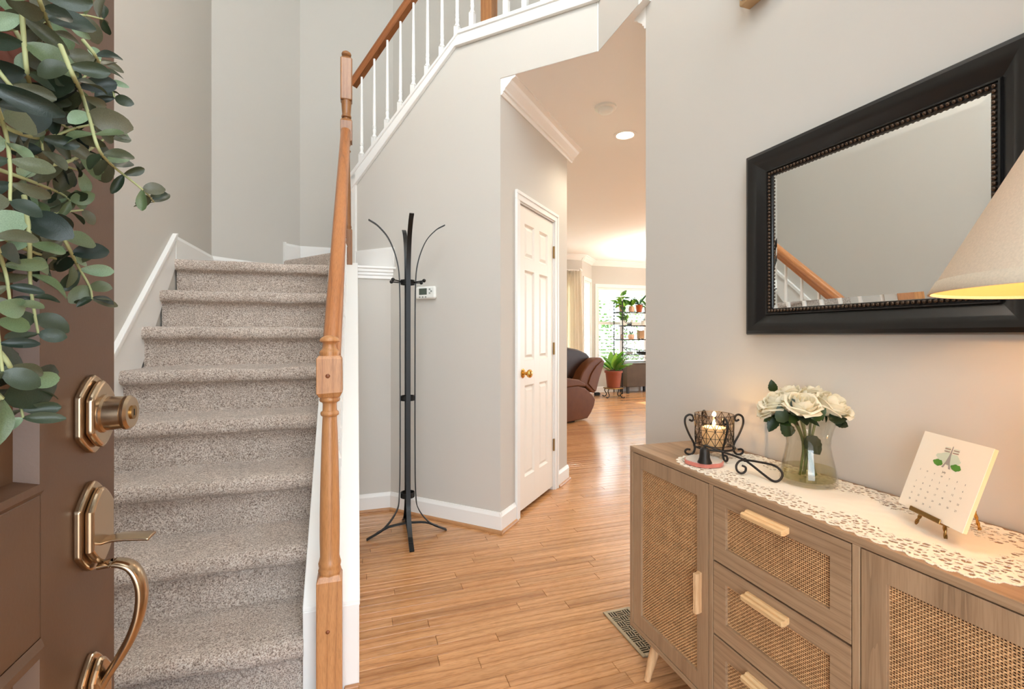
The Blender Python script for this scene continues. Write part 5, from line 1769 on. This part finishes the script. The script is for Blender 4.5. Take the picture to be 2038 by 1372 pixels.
# curtain and rod
rod = thing('curtain_rod', 'ivory curtain rod above the living room window', 'rod', (3.0, 7.82, 2.34))
part('pole', MB().tube([(1.8, 7.82, 2.345), (3.92, 7.82, 2.345)], 0.014, 12), TRIM, rod, smooth=60)
part('finial', MB().lathe([(0.0, -0.03), (0.03, -0.015), (0.034, 0.01), (0.02, 0.035), (0.0, 0.045)], 3.93, 7.82, 2.345, 16, False), TRIM, rod, smooth=60)
part('bracket', MB().box(3.80, 3.82, 7.82, yb, 2.33, 2.36), TRIM, rod)
def drape(x0, x1):
    vs, fs = [], []
    nx, nz = 70, 14
    for j in range(nz + 1):
        z = 0.03 + (2.34 - 0.03) * j / nz
        pinch = 1 - 0.25 * (j / nz)
        for i in range(nx + 1):
            u = i / nx
            x = x0 + (x1 - x0) * (0.5 + (u - 0.5) * pinch) + 0.012 * math.sin(u * 40)
            vs.append((x, 7.82 + 0.032 * math.sin(u * 2 * PI * 7) + 0.01 * math.sin(u * 23 + j * 0.2), z))
    for j in range(nz):
        for i in range(nx):
            a = j * (nx + 1) + i
            fs.append((a, a + 1, a + nx + 2, a + nx + 1))
    return MB().add(vs, fs)
o = solo('curtain', drape(3.42, 4.00), CURTAIN, (3.7, 7.82, 0), 'ivory pleated curtain panel hanging behind the recliner', 'curtain', smooth=180)
o.modifiers.new('thick', 'SOLIDIFY').thickness = 0.003
o = solo('curtain', drape(1.72, 2.1), CURTAIN, (1.9, 7.82, 0), 'ivory pleated curtain panel at the far end of the curtain rod', 'curtain', smooth=180)
o.modifiers.new('thick', 'SOLIDIFY').thickness = 0.003

# potted plant on an iron stand
PC = pw(1221, 770, 8.72)
PXc, PYc = PC.x, PC.y
std = thing('plant_stand', 'low black iron plant stand under the terracotta pot', 'plant stand', (PXc, PYc, 0))
part('top_plate', MB().lathe([(0.0, 0.170), (0.185, 0.170), (0.190, 0.178), (0.185, 0.186), (0.0, 0.186)], PXc, PYc, 0, 28, False), BRASSA, std, smooth=40)
for i in range(4):
    a = i * PI / 2 + 0.5
    dx, dy = math.cos(a), math.sin(a)
    pts = [(PXc + dx * r, PYc + dy * r, z) for r, z in ((0.16, 0.17), (0.19, 0.12), (0.15, 0.06), (0.17, 0.02), (0.22, 0.010), (0.23, 0.03))]
    part('leg', MB().tube(crom(pts, 4), 0.009, 8), IRON, std, smooth=60)
PLM = leaf_mesh('leaf', 0.20, 0.8, PLEAF, 7, 0.2, 0.35)
PLR = leaf_mesh('leaf', 0.38, 0.7, PLEAF, 6, 0.2, 0.25)
PLS = leaf_mesh('leaf', 0.07, 0.8, PLEAFD, 7, 0.4, 0.45)
def potted(name, label, x, y, z, prof, mat, leaves, grp=None, soil=None):
    t = thing(name, label, 'plant', (x, y, z), 0, grp)
    part('pot', MB().lathe(prof, x, y, z, 24, False), mat, t, smooth=40)
    rt, ht = prof[-1]
    part('soil', MB().lathe([(0.0, ht - 0.012), (rt * 0.93, ht - 0.015)], x, y, z, 20, False), SOIL, t)
    rl_ = random.Random(int(x * 971))
    for me, mat_, cnt, L0, L1, el0, el1, spread, zoff in leaves:
        for q in range(cnt):
            a = q * 2.399 + rl_.uniform(-0.4, 0.4)
            el = rl_.uniform(el0, el1)
            d = Vector((math.cos(a) * math.cos(el), math.sin(a) * math.cos(el), math.sin(el)))
            p = Vector((x + math.cos(a) * rt * spread * rl_.random(), y + math.sin(a) * rt * spread * rl_.random(), z + ht - 0.01 + rl_.uniform(0, zoff)))
            link('leaf', me, mat_, t, WM[t].inverted() @ basis(p, d, Vector((0, 0, 1)) + Vector((rl_.uniform(-.5, .5), rl_.uniform(-.5, .5), 0)), rl_.uniform(L0, L1)))
    return t
potted('potted_plant', 'broad leafed plant in a large terracotta pot on the floor stand', PXc, PYc, 0.187, [(0.0, 0.0), (0.118, 0.0), (0.148, 0.27), (0.166, 0.272), (0.168, 0.312), (0.155, 0.313)], TERRA, [(PLM, PLEAF, 26, 0.22, 0.36, 0.3, 1.35, 0.9, 0.10)])

# wicker chest
YC0 = 8.08
def atY(px_, y):
    r = pw(px_, 668, 1.0)
    return r.x / r.y * y
wx0 = atY(1248, YC0)
wc = thing('wicker_chest', 'dark wicker chest below the plant rack', 'chest', (wx0 + 0.32, 8.24, 0))
part('body', MB().box(wx0, wx0 + 0.62, YC0, 8.40, 0.13, 0.575), WICKER, wc, bevel=0.008)
sw = MB()
for i in range(15):
    z0_ = 0.15 + i * 0.028
    sw.box(wx0 + 0.02, wx0 + 0.60, YC0 - 0.005, YC0, z0_, z0_ + 0.018)
part('woven_strands', sw, WICKER, wc, fix=False, kind='stuff')
part('lid', MB().box(wx0 - 0.008, wx0 + 0.628, YC0 - 0.012, 8.405, 0.575, 0.600), WICKER, wc, bevel=0.006)
for dx in (0.02, 0.56):
    for dy in (0.02, 0.26):
        part('leg', MB().box(wx0 + dx, wx0 + dx + 0.045, YC0 + dy, YC0 + dy + 0.045, 0, 0.13), RUBBER, wc)

# torchiere added behind the foyer wall to brighten the living room ceiling
tl_ = thing('added_floor_lamp', 'unseen torchiere floor lamp added to brighten the living room ceiling', 'floor lamp', (5.4, 6.5, 0))
part('base', MB().lathe([(0.0, 0.0), (0.14, 0.0), (0.14, 0.015), (0.02, 0.04), (0.0, 0.04)], 5.4, 6.5, 0, 28, False), IRON, tl_, smooth=40)
part('pole', MB().tube([(5.4, 6.5, 0.03), (5.4, 6.5, 1.72)], 0.012, 10), IRON, tl_, smooth=60)
part('lamp_shade', MB().lathe([(0.02, 1.70), (0.10, 1.73), (0.18, 1.80), (0.178, 1.803), (0.095, 1.735), (0.02, 1.706)], 5.4, 6.5, 0, 32, False), CERAMIC, tl_, smooth=60)
ud = bpy.data.lights.new('added_torchiere_light', 'SPOT'); ud.energy = 260; ud.color = (1.0, 0.95, 0.86); ud.spot_size = math.radians(150); ud.spot_blend = 0.5; ud.shadow_soft_size = 0.08  # fill light of the added torchiere
uo = bpy.data.objects.new('added_torchiere_light', ud); col.objects.link(uo); uo.location = (5.4, 6.5, 1.80); uo.rotation_euler = (PI, 0, 0)

# bakers rack
bk0 = atY(1222, 8.38)
bk1 = bk0 + 1.02
bk = thing('bakers_rack', 'black scrolled iron rack of potted plants before the shutters', 'rack', ((bk0 + bk1) / 2, 8.2, 0))
YF, YB = 8.06, 8.38
for x in (bk0, bk1):
    for y in (YF, YB):
        part('post', MB().tube([(x, y, 0), (x, y, 1.80)], 0.010, 8).sphere((x, y, 1.81), 0.016, 8, 6), IRON, bk, smooth=60)
    for z in (1.06, 1.62, 0.78):
        part('side_bar', MB().tube([(x, YF, z), (x, YB, z)], 0.007, 6), IRON, bk)
SHZ = (1.618, 1.350, 1.072, 0.775)
for z in SHZ:
    s_ = part('shelf', MB().box(bk0, bk1, YF, YB, z - 0.012, z - 0.004), GLASS, bk)
    part('shelf_rim', MB().tube([(bk0, YF, z - 0.008), (bk1, YF, z - 0.008), (bk1, YB, z - 0.008), (bk0, YB, z - 0.008)], 0.009, 6, True), IRON, bk)
def scroll(x, z, s, flip=1):
    pts = []
    for i in range(22):
        t = i / 21
        a = t * 2 * PI * 1.15
        r = 0.05 * (1 - 0.62 * t) * s
        pts.append((x + flip * (0.012 + 0.05 * s - r * math.cos(a)), YF, z + r * math.sin(a)))
    return MB().tube(pts, 0.006, 6)
for z in (0.68, 0.90, 1.00, 1.18, 1.28, 1.44, 1.54):
    part('scroll', scroll(bk0, z, 1.0), IRON, bk, smooth=60)
part('swag', MB().tube([(bk0 + (bk1 - bk0) * i / 20, YF, 0.92 - 0.07 * math.sin(PI * i / 20)) for i in range(21)], 0.007, 6), IRON, bk, smooth=60)
for i in range(8):
    part('scroll', MB().tube([(bk0 + 0.10 + i * 0.115 + 0.045 * math.cos(a) * (1 - a / 12), YF, 0.70 + 0.045 * math.sin(a) * (1 - a / 12)) for a in [q * 0.4 for q in range(20)]], 0.0055, 6), IRON, bk, smooth=60)
part('lower_bar', MB().tube([(bk0, YF, 0.630), (bk1, YF, 0.630)], 0.008, 6), IRON, bk)

def rx(px_):
    return atY(px_, 8.2)
G = 'plants on the iron rack'
potted('potted_plant', 'trailing bright green plant on the top rack shelf', rx(1238), 8.2, SHZ[0], [(0.0, 0.0), (0.045, 0.0), (0.065, 0.13), (0.06, 0.13)], BASKET, [(PLR, PLEAF, 28, 0.11, 0.17, -0.8, 0.9, 1.6, 0.16), (PLR, PLEAF, 4, 0.12, 0.14, 0.9, 1.3, 0.4, 0.26)], G)
potted('potted_plant', 'pale speckled plant in a blush pot on the top rack shelf', rx(1256.5), 8.2, SHZ[0], [(0.0, 0.0), (0.045, 0.0), (0.056, 0.05), (0.046, 0.12), (0.042, 0.12)], POTB, [(PLM, PLEAF, 16, 0.10, 0.18, 0.3, 1.4, 0.8, 0.06)], G)
potted('potted_plant', 'strap leafed plant in an orange pot on the top rack shelf', rx(1272), 8.2, SHZ[0], [(0.0, 0.0), (0.050, 0.0), (0.076, 0.15), (0.070, 0.15)], TERRAO, [(PLS, PLEAFD, 13, 0.20, 0.34, 0.2, 1.2, 0.5, 0.04)], G)
potted('potted_plant', 'plant in a small grey pot at the end of the top rack shelf', rx(1288), 8.2, SHZ[0], [(0.0, 0.0), (0.05, 0.0), (0.06, 0.10), (0.055, 0.10)], POTG, [(PLM, PLEAF, 10, 0.12, 0.22, 0.4, 1.4, 0.8, 0.04)], G)
potted('potted_plant', 'small green plant in a white pot on the second rack shelf', rx(1240), 8.2, SHZ[1], [(0.0, 0.0), (0.045, 0.0), (0.055, 0.10), (0.05, 0.10)], POTW, [(PLR, PLEAF, 14, 0.10, 0.15, -0.2, 1.3, 1.2, 0.12)], G)
potted('potted_plant', 'grey green succulent in a white pot on the second rack shelf', rx(1281), 8.2, SHZ[1], [(0.0, 0.0), (0.055, 0.0), (0.062, 0.10), (0.057, 0.10)], POTW, [(PLS, PLEAFD, 18, 0.05, 0.09, 0.3, 1.4, 0.9, 0.02)], G)
potted('potted_plant', 'tiny succulent in a round tan pot on the third rack shelf', rx(1256), 8.2, SHZ[2], [(0.0, 0.0), (0.045, 0.0), (0.065, 0.05), (0.055, 0.10), (0.05, 0.10)], POTB, [(PLS, PLEAFD, 10, 0.08, 0.14, 0.8, 1.5, 0.5, 0.02)], G)
potted('potted_plant', 'low tray of small succulents on the lowest rack shelf', rx(1252), 8.2, SHZ[3], [(0.0, 0.0), (0.07, 0.0), (0.08, 0.045), (0.075, 0.045)], POTG, [(PLS, PLEAFD, 20, 0.05, 0.10, 0.3, 1.4, 0.9, 0.02)], G)
potted('potted_plant', 'dark low bowl of plants on the lowest rack shelf', rx(1278), 8.2, SHZ[3], [(0.0, 0.0), (0.10, 0.0), (0.12, 0.045), (0.115, 0.045)], RUBBER, [(PLS, PLEAFD, 18, 0.04, 0.08, 0.3, 1.4, 0.9, 0.01)], G)
def book(name, label, x, z, w, h, mat, parent_group):
    t = thing(name, label, 'book', (x, 8.2, z), 0, parent_group)
    m = MB(); m.box(x - w / 2, x + w / 2, 8.12, 8.28, z, z + 0.003); m.box(x - w / 2, x + w / 2, 8.12, 8.28, z + h - 0.003, z + h); m.box(x - w / 2, x - w / 2 + 0.003, 8.12, 8.28, z, z + h)
    part('cover', m, mat, t)
    part('pages', MB().box(x - w / 2 + 0.003, x + w / 2 - 0.004, 8.124, 8.276, z + 0.003, z + h - 0.003), PAPER, t)
book('book', 'dark lower book lying on the second rack shelf', rx(1262), SHZ[1], 0.22, 0.03, LEATHERD, 'books on the rack')
book('book', 'pale upper book lying on the second rack shelf', rx(1261), SHZ[1] + 0.0305, 0.18, 0.025, POTG, 'books on the rack')
solo('knick_knack', MB().lathe([(0.0, 0.0), (0.03, 0.0), (0.036, 0.02), (0.015, 0.04), (0.02, 0.055), (0.0, 0.065)], rx(1257), 8.2, SHZ[1] + 0.056, 14, False), POTW, (rx(1257), 8.2, SHZ[1] + 0.056), 'small white ornament on the stacked books', 'ornament', smooth=60)
bs_ = thing('basket_box', 'upright tan woven box on the third rack shelf', 'box', (rx(1275), 8.2, SHZ[2]))
part('body', MB().box(rx(1275) - 0.055, rx(1275) + 0.055, 8.15, 8.25, SHZ[2] + 0.012, SHZ[2] + 0.18), BASKET, bs_, bevel=0.006)
for dx in (-0.045, 0.035):
    part('foot', MB().box(rx(1275) + dx, rx(1275) + dx + 0.012, 8.16, 8.24, SHZ[2], SHZ[2] + 0.012), RUBBER, bs_)
pf = thing('picture_frame', 'tiny dark framed picture on the third rack shelf', 'picture', (rx(1238), 8.2, SHZ[2]))
part('frame', MB().box(rx(1238) - 0.03, rx(1238) + 0.03, 8.19, 8.205, SHZ[2], SHZ[2] + 0.10), IRON, pf, bevel=0.003)
part('print', MB().box(rx(1238) - 0.022, rx(1238) + 0.022, 8.188, 8.19, SHZ[2] + 0.01, SHZ[2] + 0.09), POTB, pf)
ps = thing('power_adapter', 'black plug adapter with cable on the floor by the plant stand', 'adapter', (pw(1188, 779, 9.0).x, pw(1188, 779, 9.0).y, 0))
pa = pw(1188, 779, 9.0)
part('block', MB().box(pa.x - 0.05, pa.x + 0.05, pa.y - 0.03, pa.y + 0.03, 0, 0.06), RUBBER, ps, bevel=0.008)
part('cable', MB().tube(crom([(pa.x + 0.05, pa.y, 0.02), (pa.x + 0.08, pa.y + 0.02, 0.03), (pa.x + 0.09, pa.y + 0.06, 0.008), (pa.x + 0.11, pa.y + 0.10, 0.008)], 5), 0.007, 6), RUBBER, ps)

# garden shrubs outside the bay
GLf = leaf_mesh('leaf', 0.35, 0.8, HEDGE, 4, 0.2, 0.2)
for q, (gx_, gy_, gr, lab) in enumerate(((5.3, 10.6, 0.9, 'green garden shrub outside the first shutter'), (7.6, 10.9, 1.0, 'green garden shrub outside the second shutter'))):
    rg_ = random.Random(50 + q)
    vs, fs = [], []
    for i in range(1500):
        d = Vector((rg_.gauss(0, 1), rg_.gauss(0, 1), rg_.gauss(0, 1))).normalized()
        p = Vector((gx_, gy_, 0.9)) + Vector((d.x * gr, d.y * gr * 0.7, d.z * 1.3)) * rg_.uniform(0.75, 1.05)
        Mx = basis(p, d + Vector((rg_.uniform(-1, 1), rg_.uniform(-1, 1), rg_.uniform(-1, 1))), Vector((rg_.uniform(-1, 1), rg_.uniform(-1, 1), 1)), 0.14)
        b = len(vs)
        vs += [Mx @ Vector(c) for c in ((-0.3, 0.4, 0), (0, 0, 0), (0.3, 0.4, 0), (0, 1, 0))]
        fs.append((b, b + 1, b + 2, b + 3))
    t = thing('garden_shrub', lab, 'shrub', (gx_, gy_, -0.4), 0, 'shrubs outside')
    part('foliage', MB().add(vs, fs), HEDGE, t, fix=False, kind='stuff')
    part('trunk', MB().tube([(gx_, gy_, -0.4), (gx_, gy_, 0.6)], 0.05, 8), VINE, t)
